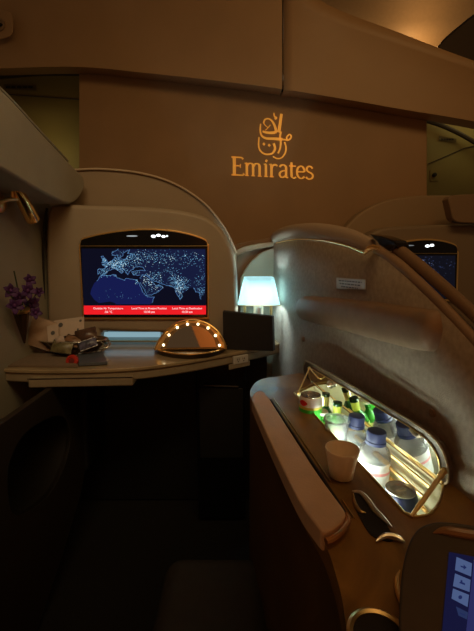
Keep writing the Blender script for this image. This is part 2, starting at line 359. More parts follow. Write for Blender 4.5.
tv = monitor('monitor', 'large lit screen showing a blue world map with red ticker, left of lamp', 1.44, TQ, ap,
   [(132,236,6,.7,4),(153.5,236.3,2.6,1.4,22),(158.5,235.3,2.4,1.3,26),(163.5,236.5,2.2,1.2,20),(167,236.0,1.3,1,12)], True)
YG = 1.4365
def scr(u, v, e=0): # u 0..1, v 0..1 (top to bottom) over the lit area
    a = (84-1.2*(1-v)*2.2) + u*(206-(84-1.2*(1-v)*2.2)); b = 248.5+v*(314.5-248.5)
    return PY(a, b, YG-e)
finish('map_background', slab([scr(0,0),scr(1,0),scr(1,.865),scr(0,.865)], V((0,.003,0))), emat('map_sea',(.0022,.003,.012),1), tv)
finish('ticker_bar', slab([scr(0,.865,.0004),scr(1,.865,.0004),scr(1,1,.0004),scr(0,1,.0004)], V((0,.003,0))), emat('ticker_red',(.85,.012,.018),1), tv)
M_tt = emat('ticker_text',(1,.85,.85),1.1)
def sfn(cx, cy):
    o = scr(cx,cy,.0012); return lambda x,y: o+V((x,0,y))
for cx, l1, l2 in ((.20,'Outside Air Temperature','-56 °C'),(.535,'Local Time at Present Position','10:38 pm'),(.845,'Local Time at Destination','10:30 am')):
    text('ticker_caption', l1, .0112, sfn(cx,.908), M_tt, tv); text('ticker_value', l2, .0118, sfn(cx,.962), M_tt, tv)
def ll(lon, lat, e=.0008):
    px = 103.6+(lon+3)*.949; py = 260.6-(lat-53)*.875
    return PY(px, py, YG-e)
def okll(lon, lat): return -20 < lon < 104.5 and 8.5 < lat < 66
afr = [(-17,15),(-16,20),(-13,27),(-10,30),(-6,35.5),(0,36),(10,37),(11,33.5),(19,30.5),(21,32.8),(29,31),(32.5,31),(34,27),(37,21),(39,16),(43,11.5),(51,11.8),(48,5),(46,3),(10,3),(9,4.5),(4,6.3),(-4,5),(-8,4.5),(-13,8.5)]
arab = [(35,28),(38,24),(40,20),(43,13),(48,14),(55,17.5),(59.7,22.5),(56,25),(51,25),(48,29.5),(44,35),(38,36.5),(35.5,33)]
eur = [(-9,37),(-9,43.3),(-2,43.5),(-1,46.5),(-4.5,48.4),(0,49.5),(4,52),(8,54),(9,57),(12,54.5),(20,54.5),(23,59),(28,60),(22,61),(25,65.5),(18,62),(17,58),(13,55.5),(11,59),(6,59),(6,62.5),(13,65.9),(50,65.9),(104,65.9),(104,22),(103,14),(100.5,13.5),(99.5,9),(98.5,12),(97.5,17),(94,17),(91.5,22.5),(87,21),(80.3,15),(80,11),(77.5,8.6),(73.5,16),(72.5,21),(68,23.5),(62,25.3),(57,27),(51,29.5),(48.5,31),(44,36),(36,36.5),(29,36.5),(26.5,39.5),(29,41),(35,42),(41,41.5),(38,46),(31,46),(28,43),(24,40.5),(22.5,37),(19.5,41.5),(13.5,45.4),(18,40.5),(16,38.5),(11,42.8),(8,44),(3,42),(0,39),(-2,36.8),(-6,36.5)]
uk = [(-5,50.2),(1,51),(0,53.5),(-2,56),(-3,58.5),(-5.5,58),(-4,54.5),(-4.5,52.5)]
def fill(name, loops, m, e):
    bm = bmesh.new()
    for L in loops:
        a = [bm.verts.new(ll(x,y,e)) for x,y in L]; es = [bm.edges.new((a[i],a[(i+1)%len(a)])) for i in range(len(a))]
        bmesh.ops.triangle_fill(bm, use_beauty=True, edges=es)
    return finish(name, bm, m, tv, smooth=False)
fill('map_land', [afr], emat('map_land_africa',(.006,.010,.075),1), .0004)
fill('map_land', [arab,eur,uk], emat('map_land_asia',(.006,.010,.042),1), .0004)
bm = bmesh.new()
def seg2(a, b, w):
    if (a[1] > 65.3 and b[1] > 65.3) or (a[0] > 103 and b[0] > 103): return
    p, q = ll(*a), ll(*b); d = q-p
    if d.length < 1e-6: return
    n = V((-d.z,0,d.x)).normalized()*w
    bm.faces.new([bm.verts.new(v) for v in (p+n,q+n,q-n,p-n)])
for L in (afr[3:18],arab,eur[:21]+eur[21:25],eur[27:32],eur[34:],uk):
    for a,b in zip(L,L[1:]):
        n = 4; pts = [(a[0]+(b[0]-a[0])*k/n+random.uniform(-.5,.5), a[1]+(b[1]-a[1])*k/n+random.uniform(-.5,.5)) for k in range(n+1)]
        for c,d in zip(pts,pts[1:]): seg2(c,d,.0007)
finish('map_coastline', bm, emat('map_coast',(.10,.24,.50),1), tv, smooth=False)
def inside(p, L):
    c = False
    for (x1,y1),(x2,y2) in zip(L, L[1:]+L[:1]):
        if (y1>p[1]) != (y2>p[1]) and p[0] < (x2-x1)*(p[1]-y1)/(y2-y1)+x1: c = not c
    return c
def _st(o): o['kind'] = 'stuff'; return o
def dots(clusters, nm, m, lo, hi):
    bm = bmesh.new()
    for cx,cy,sx,sy,n in clusters:
        for _ in range(n):
            x,y = random.gauss(cx,sx), random.gauss(cy,sy)
            if not okll(x,y) or not any(inside((x,y),L) for L in (afr,arab,eur,uk)): continue
            p = ll(x,y,.0011); r = random.uniform(lo,hi)
            bm.faces.new([bm.verts.new(p+V((r*math.cos(a),0,r*math.sin(a)))) for a in [k*math.pi/3 for k in range(6)]])
    return _st(finish(nm, bm, m, tv, smooth=False))
dots([(5,49,7,4,230),(15,50,8,5,160),(25,55,10,6,140),(-3,40,4,3,50),(-2,53,2,2,50),(12,43,4,3,70),(28,39,6,2,50),(45,57,16,5,160),(70,56,18,4,110),(90,54,12,4,50),(50,35,6,4,80),(55,25,4,3,50),(45,20,5,5,40),(70,30,4,5,60),(77,22,5,6,200),(78,27,6,3,80),(32,30,1,2,25),(100,28,4,8,70),(100,16,2,3,25),(68,41,6,3,40),(5,36,8,.8,30),(10,12,10,3,20)], 'map_city_lights', emat('map_lights',(.22,.55,.85),1.0), .0005, .0013)
dots([(6,50,7,4,60),(12,45,6,4,30),(30,55,10,5,25),(53,25,4,3,14),(47,28,4,3,16),(77,23,5,6,45),(70,55,18,4,30),(45,33,6,4,24)], 'map_bright_city_lights', emat('map_bright',(.7,.92,1),1.25), .0007, .0015)
# ------------------------------------------------------------------ SHELF
ZS = .76
shelf = thing('side_shelf', 'long curved glossy shelf running below the left screen to the divider', 'shelf', (-.3,1.3,ZS-.05))
fe = cr([(2,369),(30,370),(80,370),(135,367.5),(170,363.5),(205,358),(240,351.5),(262,347.5),(281,343)],5)
topf = [PZ(p.x,p.y,ZS) for p in fe]
outl = topf+[V((topf[-1].x,1.60,ZS)),V((-.757,1.60,ZS))]
finish('shelf_top', slab(outl, V((0,0,-.012))), M_shelf, shelf, bevel=.003)
ins = [p+V((0,.006,-.012)) for p in topf]
finish('shelf_edge', slab(ins+[V((topf[-1].x,1.60,ZS-.012)),V((-.757,1.60,ZS-.012))], V((0,0,-.034))), M_edge, shelf, bevel=.008)
# slide-out tray under the left part
def fy(px): return min(topf, key=lambda p: abs(p.x/p.y*F/math.cos(PITCH)*.97-(px-237))).y-.010
a,b = PY(28,379,fy(28)), PY(133,377,fy(133))
tr = slab([a+V((0,-.004,-.0)),b+V((0,-.004,0)),b+V((0,.2,0)),a+V((0,.2,0))], V((0,0,-.03)))
finish('pull_out_tray', tr, M_edge, shelf, bevel=.006)
bm = bmesh.new(); tube(bm, [a+V((.0,-.0045,.001)),b+V((0,-.0045,.001))], .0016, 6); finish('tray_line', bm, M_strip, shelf)
# outlet on the shelf edge
oc = PZ(240,363,.737)
pa, pb = [p for p in topf if p.x < oc.x][-1], [p for p in topf if p.x > oc.x][0]
ed = (pb-pa).normalized(); en = V((ed.y,-ed.x,0)); on = pa+(pb-pa)*((oc.x-pa.x)/(pb.x-pa.x))
oc = V((on.x,on.y,ZS-.03))+en*.004; R = frame(ed, V((0,0,1)))
bm = bmesh.new(); box(bm, oc, (.07,.032,.010), frame(ed,V((0,0,1)))); 
ou = finish('power_outlet', bm, M_plate, shelf, bevel=.003)
bm = bmesh.new()
for sx in (-.014,.012):
    for k in (-1,1): box(bm, oc+ed*(sx+k*.004)+en*.0052+V((0,0,.003)), (.002,.008,.001), R)
    box(bm, oc+ed*sx+en*.0052+V((0,0,-.006)), (.004,.004,.001), R)
finish('socket_slots', bm, M_dark, ou)
bm = bmesh.new(); box(bm, oc+ed*-.005+V((0,0,-.022))+en*.0, (.10,.02,.006), R); finish('outlet_ledge', bm, M_edge, shelf, bevel=.002)
# footwell below
fw = thing('footwell', 'black recessed footwell box under the shelf', 'footwell', (-.3,1.5,0))
bm = slab([V((-.755,1.56,.012)),V((.13,1.56,.012)),V((.13,1.56,.70)),V((-.755,1.56,.70))], V((0,.02,0))); finish('back_panel', bm, M_matteblack, fw)
bm = slab([PY(70,392,1.35),PY(86,390,1.35),PY(88,470,1.35),PY(72,480,1.35)], V((0,.2,0))); finish('upright', bm, M_matteblack, fw, bevel=.01)
cab = thing('storage_locker', 'black locker box under the right end of the shelf', 'locker', (.0,1.5,0.02))
lp = [PY(196,384,1.42),PY(246,380,1.42)]
bm = slab([V((lp[0].x,1.42,.02)),V((lp[1].x,1.42,.02)),V((lp[1].x,1.42,.70)),V((lp[0].x,1.42,.70))], V((0,.12,0))); finish('locker_body', bm, M_black, cab, bevel=.006)
bm = slab([V((lp[0].x+.012,1.416,.30)),V((lp[1].x-.012,1.416,.30)),V((lp[1].x-.012,1.416,.60)),V((lp[0].x+.012,1.416,.60))], V((0,.006,0))); dd = finish('door', bm, M_matteblack, cab, bevel=.003)
bm = bmesh.new(); tube(bm, [V((lp[0].x+.03,1.41,.615)),V((lp[1].x-.03,1.41,.61))], .004, 8); finish('pull_bar', bm, M_strip, cab)
# lower left: side wall with oval shoe compartment
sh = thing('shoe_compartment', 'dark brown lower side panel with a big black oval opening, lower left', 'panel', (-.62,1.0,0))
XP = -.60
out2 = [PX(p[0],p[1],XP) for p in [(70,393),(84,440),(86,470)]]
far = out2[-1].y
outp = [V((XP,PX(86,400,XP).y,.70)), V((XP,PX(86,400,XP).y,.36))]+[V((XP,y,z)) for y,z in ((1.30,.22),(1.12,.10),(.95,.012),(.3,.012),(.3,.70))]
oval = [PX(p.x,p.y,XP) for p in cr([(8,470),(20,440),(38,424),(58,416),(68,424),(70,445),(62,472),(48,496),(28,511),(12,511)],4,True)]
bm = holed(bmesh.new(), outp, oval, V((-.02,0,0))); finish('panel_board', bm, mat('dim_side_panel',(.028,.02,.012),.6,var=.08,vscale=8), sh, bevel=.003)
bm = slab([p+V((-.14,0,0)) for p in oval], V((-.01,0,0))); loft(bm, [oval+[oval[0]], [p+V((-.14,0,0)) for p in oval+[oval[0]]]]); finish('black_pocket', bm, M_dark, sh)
# leg rest
lg = thing('leg_rest', 'dark padded leg rest cushion on the floor at the bottom centre', 'leg rest', (-.06,.72,0))
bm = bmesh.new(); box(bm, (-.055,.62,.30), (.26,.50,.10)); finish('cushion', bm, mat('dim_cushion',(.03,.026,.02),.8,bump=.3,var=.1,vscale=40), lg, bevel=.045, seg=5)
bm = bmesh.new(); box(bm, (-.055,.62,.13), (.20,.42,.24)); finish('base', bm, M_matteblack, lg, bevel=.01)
# ------------------------------------------------------------------ DIVIDER
plan = cr([(.168,1.74),(.178,1.66),(.190,1.55),(.214,1.38),(.25,1.15),(.287,.95),(.318,.75),(.348,.55),(.372,.35),(.39,.15)],6)
def offplan(off):
    o = []
    for i,p in enumerate(plan):
        d = plan[min(i+1,len(plan)-1)]-plan[max(i-1,0)]; n = V((d.y,-d.x,0)).normalized()
        o.append(p+(n if n.x < 0 else -n)*off)
    return o
def curt(px, py, off=0):
    px = max(px, 274.2 if off <= 0 else 270)
    d = ray(px,py); k = d.x/d.y; pl_ = offplan(off) if off else plan
    for a,b in zip(pl_,pl_[1:]):
        fa, fb = a.x-k*a.y, b.x-k*b.y
        if fa <= 0 <= fb or fb <= 0 <= fa:
            t = fa/(fa-fb) if fa != fb else 0; p = a+(b-a)*t; n = V(((b-a).y,-(b-a).x,0)).normalized()
            if n.x > 0: n = -n
            return CAM+d*(p.y/d.y), n
    p = pl_[0]; return CAM+d*(p.y/d.y), V((-1,0,0))
div = thing('seat_divider', 'large grey-brown privacy divider between the seats, right of the lamp', 'divider', (.28,1.0,.05))
topd = cr([(272,247),(276,242),(288,239),(305,238),(325,240),(345,244),(362,250),(378,252),(400,266),(442,305),(474,338),(500,368),(540,420),(600,520)],4)
bm = bmesh.new(); rows = []
for p in topd:
    h,n = curt(p.x,p.y); h0 = h-n*.0
    rows.append([V((h.x,h.y,h.z+(.10-h.z)*k/8)) for k in range(9)])
loft(bm, rows)
finish('divider_panel', bm, M_fabric, div, solid=.03, soff=0)
# back part of rows extends forward behind lamp
def curtsweep(name, pl, hw, bulge, m, off=0, seg=10, parent=div, taper=True):
    """padded roll lying on the divider face; pl = (px, centre py, half height px)"""
    C = cr([(a,b,c) for a,b,c in pl],5); bm = bmesh.new(); rows = []; N = len(C)
    for i,c in enumerate(C):
        h,n = curt(c.x,c.y); H = c.z*mpp(h); s = i/(N-1)
        e = 1
        if taper:
            d = min(s,1-s)/.07
            e = math.sqrt(max(0,1-(1-min(1,d))**2)); e = max(e,.15)
        r = []
        for k in range(seg+1):
            a = math.pi*k/seg; r.append(h+V((0,0,math.cos(a)*H*e))+n*(off+math.sin(a)**.7*bulge*(.4+.6*e)))
        rows.append(r)
    loft(bm, rows); bm.faces.new([bm.verts[k] for k in []]) if False else None
    bm.verts.ensure_lookup_table()
    n0 = seg+1; tot = len(bm.verts)
    bm.faces.new([bm.verts[k] for k in range(n0)][::-1]); bm.faces.new([bm.verts[tot-n0+k] for k in range(n0)])
    for i in range(N-1): bm.faces.new((bm.verts[i*n0],bm.verts[i*n0+seg],bm.verts[(i+1)*n0+seg],bm.verts[(i+1)*n0]))
    return finish(name, bm, m, parent, ang=70)
curtsweep('bolster', [(304,307,11),(320,309.5,13.5),(350,314.5,16),(381,320,18.5),(412,326,20.5),(433,329.5,21.5),(451,332,21)], 0, .03, M_pad, off=.012)
# cap on top of the left half of the divider with brass edge
capc = cr([(271,242),(278,237),(292,233.5),(310,232.5),(330,234.5),(348,238.5),(362,244),(372,249)],5)
bm = bmesh.new(); N = len(capc)
pth = []; rad = []
for i,p in enumerate(capc):
    h,n = curt(p.x,p.y); s = i/(N-1); pth.append(h-n*.006); rad.append((5.2+1.6*math.sin(math.pi*s))*mpp(h)*(1 if .03<s<.97 else .6))
tube(bm, pth, rad, 14, sx=1.4); finish('padded_cap', bm, mat('cap_leather',(.40,.30,.22),.5,bump=.15,scale=300,var=.06), div, ang=70)
bt = cr([(276,243),(290,240),(305,239.2),(322,240.5),(338,243.5),(350,247),(360,251),(366,254)],5)
bm = bmesh.new(); tube(bm, [curt(p.x,p.y,.022)[0] for p in bt], .0022, 8); finish('brass_edge', bm, M_gold, div)
cl = cr([(364,254),(368,250),(373,247.5),(379,248)],4)
bm = bmesh.new(); tube(bm, [curt(p.x,p.y,.024)[0] for p in cl], [.003+.004*math.sin(math.pi*i/(len(cl)-1)) for i in range(len(cl))], 8); finish('brass_clip', bm, M_gold, div)
bm = bmesh.new(); w = [curt(x,y,.004)[0] for x,y in ((369,234),(381,236),(394,241),(397,246),(390,251),(381,250.5),(378,243))]
prism(bm, w, V((.03,.01,0))); finish('black_wedge', bm, M_black, div, bevel=.002)
# two stepped edge rails down the right side of the divider
def railband(name, c0, hw, off, bul, m):
    C = cr(c0,5); pth=[]; rr=[]
    for i,p in enumerate(C):
        h,n = curt(p.x,p.y); pth.append(h+n*off); rr.append(hw*mpp(h))
    bm = bmesh.new(); tube(bm, pth, rr, 12); return finish(name, bm, m, div, ang=70)
railband('edge_roll', [(380,250),(400,264),(418,280),(442,303),(474,337),(500,367),(530,407)], 5.5, .004, 0, M_pad)
railband('edge_rail', [(392,249),(412,265),(435,285),(459,307),(474,322),(500,351),(530,388)], 6.2, -.012, 0, M_rail)
# placard
pl = [curt(x,y,.018)[0] for x,y in ((337,277.5),(366,279.5),(366,289.5),(337,288.5))]
pn = curt(351,283)[1]
pk = finish('placard', slab(pl, pn*.002), M_plate, div, bevel=.0006)
bm = bmesh.new()
for r,(a,b) in enumerate(((.1,.9),(.14,.86),(.2,.78))):
    v0 = .2+r*.25; k = 9; x = a
    while x < b:
        w = random.uniform(.05,.11); e = min(x+w,b)
        f = lambda u,v: pl[0]+(pl[1]-pl[0])*u+(pl[3]-pl[0])*v+pn*.0024
        bm.faces.new([bm.verts.new(f(*q)) for q in ((x,v0),(e,v0),(e,v0+.1),(x,v0+.1))]); x = e+.02
finish('printed_lines', bm, M_ink, pk, smooth=False)
h,n = curt(304,339,.016); bm = bmesh.new(); lathe(bm, [(.009,0),(.009,.004),(.006,.007)], h, n, 14); finish('round_button', bm, M_rail, div)
h,n = curt(433,413,.016); bm = bmesh.new(); lathe(bm, [(.007,0),(.007,.003),(.003,.004)], h, n, 14); finish('round_button', bm, M_rail, div)
# ------------------------------------------------------------------ NEIGHBOUR SEAT
nb = thing('monitor_surround', 'brown rounded shell of the neighbouring seat beyond the divider at right', 'seat shell', (.8,1.6,.7))
na = cr([(335,243),(345,228),(360,213),(380,202),(405,196.5),(440,195),(500,196)],5)
finish('back_shell', slab([PY(p.x,p.y,1.80) for p in na]+[PY(520,196,1.80),PY(520,420,1.80),PY(335,420,1.80)], V((0,.10,0))), mat('neighbour_tan',(.33,.225,.13),.55,bump=.08,scale=300,var=.05), nb, bevel=.012)
nf = cr([(358,262),(362,245),(370,234),(382,228),(400,226),(440,224.5),(500,224)],5)
finish('front_frame', slab([PY(p.x,p.y,1.66) for p in nf]+[PY(520,224,1.66),PY(520,420,1.66),PY(358,420,1.66)], V((0,.12,0))), mat('neighbour_beige',(.25,.18,.115),.55,bump=.08,scale=300,var=.05), nb, bevel=.016)
nw = thing('padded_wing', 'brown padded privacy wing of the neighbouring seat at the right edge', 'wing', PY(470,222,1.61))
q = cr([(448,199),(452,195.5),(462,194.5),(500,193)],4)+[V((500,225,0))]+cr([(500,225),(470,223),(456,221.5),(451,215)],4)
finish('pad', slab([PY(p.x,p.y,1.61) for p in q[:-1]], V((0,.05,0))), M_rail, nw, bevel=.012)
bm = bmesh.new(); tube(bm, [PY(p.x,p.y,1.612) for p in cr([(452,221),(456,222.5),(470,224),(498,226)],4)], .003, 6); finish('piping', bm, M_strip, nw)
NQ = [(401,253.5),(457.5,253.5),(456,300),(401,296)]
nap = cr([(401,253.5),(401,246),(404,243),(415,241),(428,240.2),(442,241.5),(453,244.5),(457,247.5),(457.5,253.5)],4)
ntv = monitor('monitor', "small dim screen of the neighbouring seat glimpsed over the divider", 1.648, NQ, nap, [(427.5,246,2.4,1.4,24),(432,245.3,2.2,1.3,26),(410,245.5,4.5,.5,2)], False)
YN = 1.6445
finish('map_background', slab([PY(402,255.5,YN),PY(455.5,255.5,YN),PY(454.5,299,YN),PY(402,296,YN)], V((0,.002,0))), emat('map_dim',(.004,.0045,.009),1), ntv)
bm = bmesh.new(); bm2 = bmesh.new()
for _ in range(110):
    x,y = random.gauss(428,12), random.gauss(266,6)
    if 403<x<455 and 257<y<295:
        p = PY(x,y,YN-.001); r = random.uniform(.0008,.002)
        tgt = bm if random.random() < .7 else bm2
        tgt.faces.new([tgt.verts.new(p+V((r*math.cos(a),0,r*math.sin(a)))) for a in [k*math.pi/3 for k in range(6)]])
_st(finish('map_city_lights', bm, emat('nmap1',(.05,.07,.18),1), ntv, smooth=False)); _st(finish('map_bright_city_lights', bm2, emat('nmap2',(.2,.24,.4),1), ntv, smooth=False))
# ------------------------------------------------------------------ CENTRE CONSOLE with MINIBAR
ZC = .77
con = thing('centre_console', 'wood-topped centre console with armrest pad and open minibar at right', 'console', (.2,.7,0))
lf = cr([(300,373),(280,376),(262,379),(252.5,386),(251,398),(266,430),(283,466),(303,505),(324,541),(336,575),(344,610),(349,660),(352,720)],4)
lpts = [PZ(p.x,p.y,ZC) for p in lf]
rx = [V((.348,.17,ZC)),V((.325,.40,ZC)),V((.318,.52,ZC)),V((.295,.70,ZC)),V((.265,.92,ZC)),V((.237,1.06,ZC))]
# minibar hole
h0, h1 = PZ(314,383.5,ZC), PZ(443,484,ZC)                 # hinge line
r0, r1 = PZ(294,393,ZC), PZ(404,513,ZC)                 # rim on the armrest side
near = PZ(436,508,ZC)
hole = [r0, r0.lerp(r1,.5), r1]+[PZ(p.x,p.y,ZC) for p in cr([(404,513),(415,517),(428,515),(436,508),(441,497),(443,484)],4)[1:]]+[h1.lerp(h0,.5),h0]
# keep the right border outside the hole
rx = [V((max(p.x, (h0+(h1-h0)*((p.y-h0.y)/(h1.y-h0.y))).x+.012),p.y,p.z)) for p in rx]
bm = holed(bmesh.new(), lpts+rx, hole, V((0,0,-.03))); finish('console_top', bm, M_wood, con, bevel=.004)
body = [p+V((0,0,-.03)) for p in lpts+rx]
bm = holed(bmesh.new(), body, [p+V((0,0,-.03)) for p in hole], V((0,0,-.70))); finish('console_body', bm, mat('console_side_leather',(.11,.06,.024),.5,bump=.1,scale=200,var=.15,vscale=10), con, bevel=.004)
# liner
ctr = sum(hole, V())/len(hole)
inn = [p+(ctr-p)*.012 for p in hole]
ZB = .625
bm = bmesh.new(); loft(bm, [[V((p.x,p.y,ZC-.004)) for p in inn+[inn[0]]],[V((p.x,p.y,ZB)) for p in inn+[inn[0]]]])
bm.faces.new([bm.verts.new(V((p.x,p.y,ZB))) for p in inn]); bmesh.ops.remove_doubles(bm, verts=bm.verts[:], dist=.0001)
lin_ = finish('minibar_liner', bm, mat('liner_white',(.74,.70,.52),.35,var=.04), con, smooth=False)
bm = bmesh.new(); rp = cr([tuple(p) for p in hole],1,True); tube(bm, [p+V((0,0,.001)) for p in hole+[hole[0]]], .0022, 8, cap=False); finish('minibar_rim', bm, M_brass, con)
# lights in the liner: strip below the armrest-side rim
dR = (r1-r0).normalized(); nR = V((-dR.y,dR.x,0)); nR = nR if nR.x > 0 else -nR
bm = bmesh.new(); a,b = r0+dR*.02+nR*.004, r1-dR*.03+nR*.004
box(bm, (a+b)/2+V((0,0,-.018)), ((b-a).length,.004,.012), frame(dR, nR)); finish('light_strip', bm, emat('bar_led',(.90,1,.84),24), con)
# armrest pad
pd = cr([(252,400),(253,394.5),(258,391),(264,392),(269,398)],4)[:-1]+cr([(269,398),(290,431),(316,471),(344,509),],4)[:-1]+cr([(344,509),(345.5,515),(341,522),(332,529),(323,532)],4)[:-1]+cr([(323,532),(316,524),(298,498),(271,443),(252,400)],4)[:-1]
pad = [PZ(p.x,p.y,ZC+.016) for p in pd]
finish('armrest_pad', slab([p for p in pad], V((0,0,-.028))), M_arm, con, bevel=.008, seg=4)
bm = bmesh.new(); e = cr([(345,514.5),(348,521),(343,530),(334,538),(326,541.5)],5)
tube(bm, [PZ(p.x,p.y,ZC+.010) for p in e], .004, 8); finish('pad_end_trim', bm, mat('amber_trim',(.6,.28,.1),.2,metal=.6,var=.05), con)
for a,b in (((271,399),(328,482)),((340,501),(352,519))):
    bm = bmesh.new(); tube(bm, [PZ(a[0]+2.5,a[1]-.5,ZC+.001),PZ(b[0]+2.5,b[1]-.5,ZC+.001)], .0016, 6); finish('brass_inlay', bm, M_brass, con)
bm = bmesh.new(); tube(bm, [PZ(271,400,ZC+.001),PZ(349,519,ZC+.001)], .003, 6); finish('dark_groove', bm, M_dark, con)
# recessed dish latch with chrome lips
dish = cr([(353,491),(360,493),(370,503),(382,518),(391,533),(393,541),(384,541),(371,535),(361,520),(354,505)],4,True)
dz = ZC+.0008
bm = slab([PZ(p.x,p.y,dz) for p in dish], V((0,0,.0008))); la = finish('recessed_latch', bm, M_dark, con)
bm = bmesh.new(); C = cr([(352,491),(360,492.5),(367,499),(375,510),(384,519),(392,527)],5); N=len(C)
tube(bm, [PZ(p.x,p.y,ZC+.004) for p in C], [.0008+.0034*math.sin(math.pi*i/(N-1))**.8 for i in range(N)], 8); finish('chrome_lip', bm, M_chrome, la)
bm = bmesh.new(); C = cr([(376,541),(384,536.5),(392,536.5),(399,538.5),(405,542)],5); N=len(C)
tube(bm, [PZ(p.x,p.y,ZC+.004) for p in C], [.0008+.0036*math.sin(math.pi*i/(N-1))**.8 for i in range(N)], 8); finish('chrome_lip', bm, M_chrome, la)
bm = bmesh.new(); C = cr([(353,493),(355,503),(360,511),(366,513)],5); N=len(C)
tube(bm, [PZ(p.x,p.y,ZC+.003) for p in C], [.0008+.002*math.sin(math.pi*i/(N-1)) for i in range(N)], 8); finish('chrome_lip', bm, M_brass, la)
# cup holder by the bottom edge, gold arc beside the handset
cc = PZ(380,640,ZC)
bm = bmesh.new(); lathe(bm, [(.024,.0005),(.024,.0016),(.0,.0016)], cc, (0,0,1), 28, capt=False); ch = finish('cup_holder', bm, M_dark, con)
bm = bmesh.new(); lathe(bm, [(.024,0),(.030,0),(.030,.003),(.027,.0045),(.024,.003),(.024,0)], cc, (0,0,1), 36, False, False); finish('holder_ring', bm, M_brass, ch)
# lid: hinged at the divider side, leaning back, mirror inside
dh = (h1-h0).normalized(); outw = V((-dh.y,dh.x,0)); outw = outw if outw.x > 0 else -outw
LN_up = (V((0,0,1))+outw*-.16).normalized(); LNn = dh.cross(LN_up); LNn = LNn if LNn.x < 0 else -LNn
def LD(px,py,off=0): return PP(px,py,h0+LNn*off,LNn)
lid = [V(p+(0,)) for p in [(309,386),(305,378),(303,369)]]+cr([(303,369),(304.5,363.5),(309,363),(335,377),(360,391.5),(390,409.5),(415,424.5),(432,437),(442,450),(447.5,467),(448,482),(444,485)],4)[1:]
lo = [LD(p.x,p.y) for p in lid]
c2 = sum(lo,V())/len(lo)
lid_o = finish('lid', slab([p for p in lo], -LNn*.010), mat('lid_frame',(.09,.06,.035),.35,var=.1), con, bevel=.003)
mi = [V(p+(0,)) for p in [(312,384),(309,377),(308,370)]]+cr([(308,370),(310,368),(334,381.5),(360,396.5),(390,415),(412,428.5),(427,440),(436,453),(440,468),(439.5,480)],4)[1:]
finish('mirror', slab([LD(p.x,p.y,.0008) for p in mi], LNn*.0006), M_mirror, lid_o)
bm = bmesh.new(); tube(bm, [LD(p.x,p.y,.0015) for p in mi], .0014, 6); bm2 = bmesh.new(); sphere(bm2, LD(330,385,.006), .0085, (1,1,1)); lathe(bm2, [(.011,0),(.011,.003)], LD(330,385,.001), LNn, 18); finish('chrome_knob', bm2, M_chrome, lid_o)
finish('mirror_bead', bm, M_brass, lid_o)
bm = bmesh.new(); tube(bm, [LD(p.x,p.y-.8,.001) for p in lid[3:]], .0018, 6); finish('lid_edge', bm, mat('lid_edge',(.5,.42,.28),.3,metal=.6,var=.05), lid_o)
bm = bmesh.new(); C = [LD(x,y,.003) for x,y in ((410,429),(414,434),(418,436.5),(421,435))]
tube(bm, C, .0028, 8); finish('latch_hook', bm, M_chrome, lid_o)
bm = bmesh.new(); tube(bm, [h0+V((0,0,.002)),h1+V((0,0,.002))], .003, 8); finish('hinge_bar', bm, M_gold, con)
# stays
bm = bmesh.new(); A = PZ(298,393,ZC+.002); Bq = LD(309.5,368,.003)
tube(bm, [A,Bq], .0022, 8); tube(bm, [Bq,LD(318,378,.012),PZ(327,382,ZC+.02)], .0018, 8); sphere(bm, Bq, .004); sphere(bm, A, .004); finish('folding_stay', bm, M_gold, con)
bm = bmesh.new(); A = PZ(411,517,ZC+.001); Bq = LD(444,471,.004); d = (Bq-A)
tube(bm, [A,A+d*.15,A+d*.2,A+d*.86,A+d*.87,Bq+d*.03], [.0028,.0030,.0036,.0036,.0046,.0046], 12); finish('support_rod', bm, M_gold, con)
# brass rails in the bar
for k,(o_,z_) in enumerate(((.012,-.012),(.020,-.03),(.014,-.055))):
    bm = bmesh.new(); tube(bm, [h0.lerp(h1,.35)-outw*o_+V((0,0,z_)), h1-outw*o_-dh*.012+V((0,0,z_))], .0035 if k else .003, 8); finish('brass_rail', bm, M_gold, con)
# ------------------------------------------------------------------ MINIBAR CONTENTS
M_pet = mat('clear_bottle_plastic', (.93,.97,1), .08, trans=.82, ior=1.25, bump=.4, scale=70)
M_label = mat('pale_label', (.80,.83,.88), .3, var=.16, vscale=70)
M_pink = mat('pink_band', (.85,.35,.38), .5, var=.05)
M_blue = mat('blue_cap', (.04,.055,.17), .45, var=.05)
M_alu = mat('can_aluminium', (.75,.76,.76), .25, metal=1, var=.03)
def lean(t, ax): t.rotation_euler = ax
def bottle(name, label, x, y, z, H, r, tilt):
    t = thing(name, label, 'bottle', (x,y,z), 'water bottles in the minibar')
    bm = bmesh.new(); s = H/.165
    prof = [(r*.75,0),(r*.95,.004),(r,.012),(r,.045*s),(r*.94,.05*s),(r,.055*s),(r,.119*s),(r*.95,.126*s),(r*.80,.134*s),(r*.56,.139*s),(r*.46,.141*s),(r*.46,.147*s)]
    lathe(bm, prof, (x,y,z), seg=32); b = finish('bottle_body', bm, M_pet, t, ang=60)
    bm = bmesh.new(); lathe(bm, [(r*1.012,.060*s),(r*1.012,.113*s)], (x,y,z), seg=32, capb=False, capt=False); finish('paper_label', bm, M_label, t)
    bm = bmesh.new(); lathe(bm, [(r*1.02,.093*s),(r*1.02,.098*s)], (x,y,z), seg=32, capb=False, capt=False); finish('pink_stripe', bm, M_pink, t)
    bm = bmesh.new(); n = 36
    cp = [(r*.56,.140*s),(r*.63,.141*s),(r*.63,.146*s),(r*.58,.147*s),(r*.59,.161*s),(r*.56,.164*s),(r*.48,.165*s)]
    lathe(bm, cp, (x,y,z), seg=n); finish('blue_cap', bm, M_blue, t, ang=30)
    t.rotation_euler = tilt; return t
b2 = PZ(373,430,.803); bottle('water_bottle','clear water bottle with blue cap, nearer of two, beside the dark can', b2.x, b2.y, .632, .172, .0295, (math.radians(1),math.radians(2.0),0))
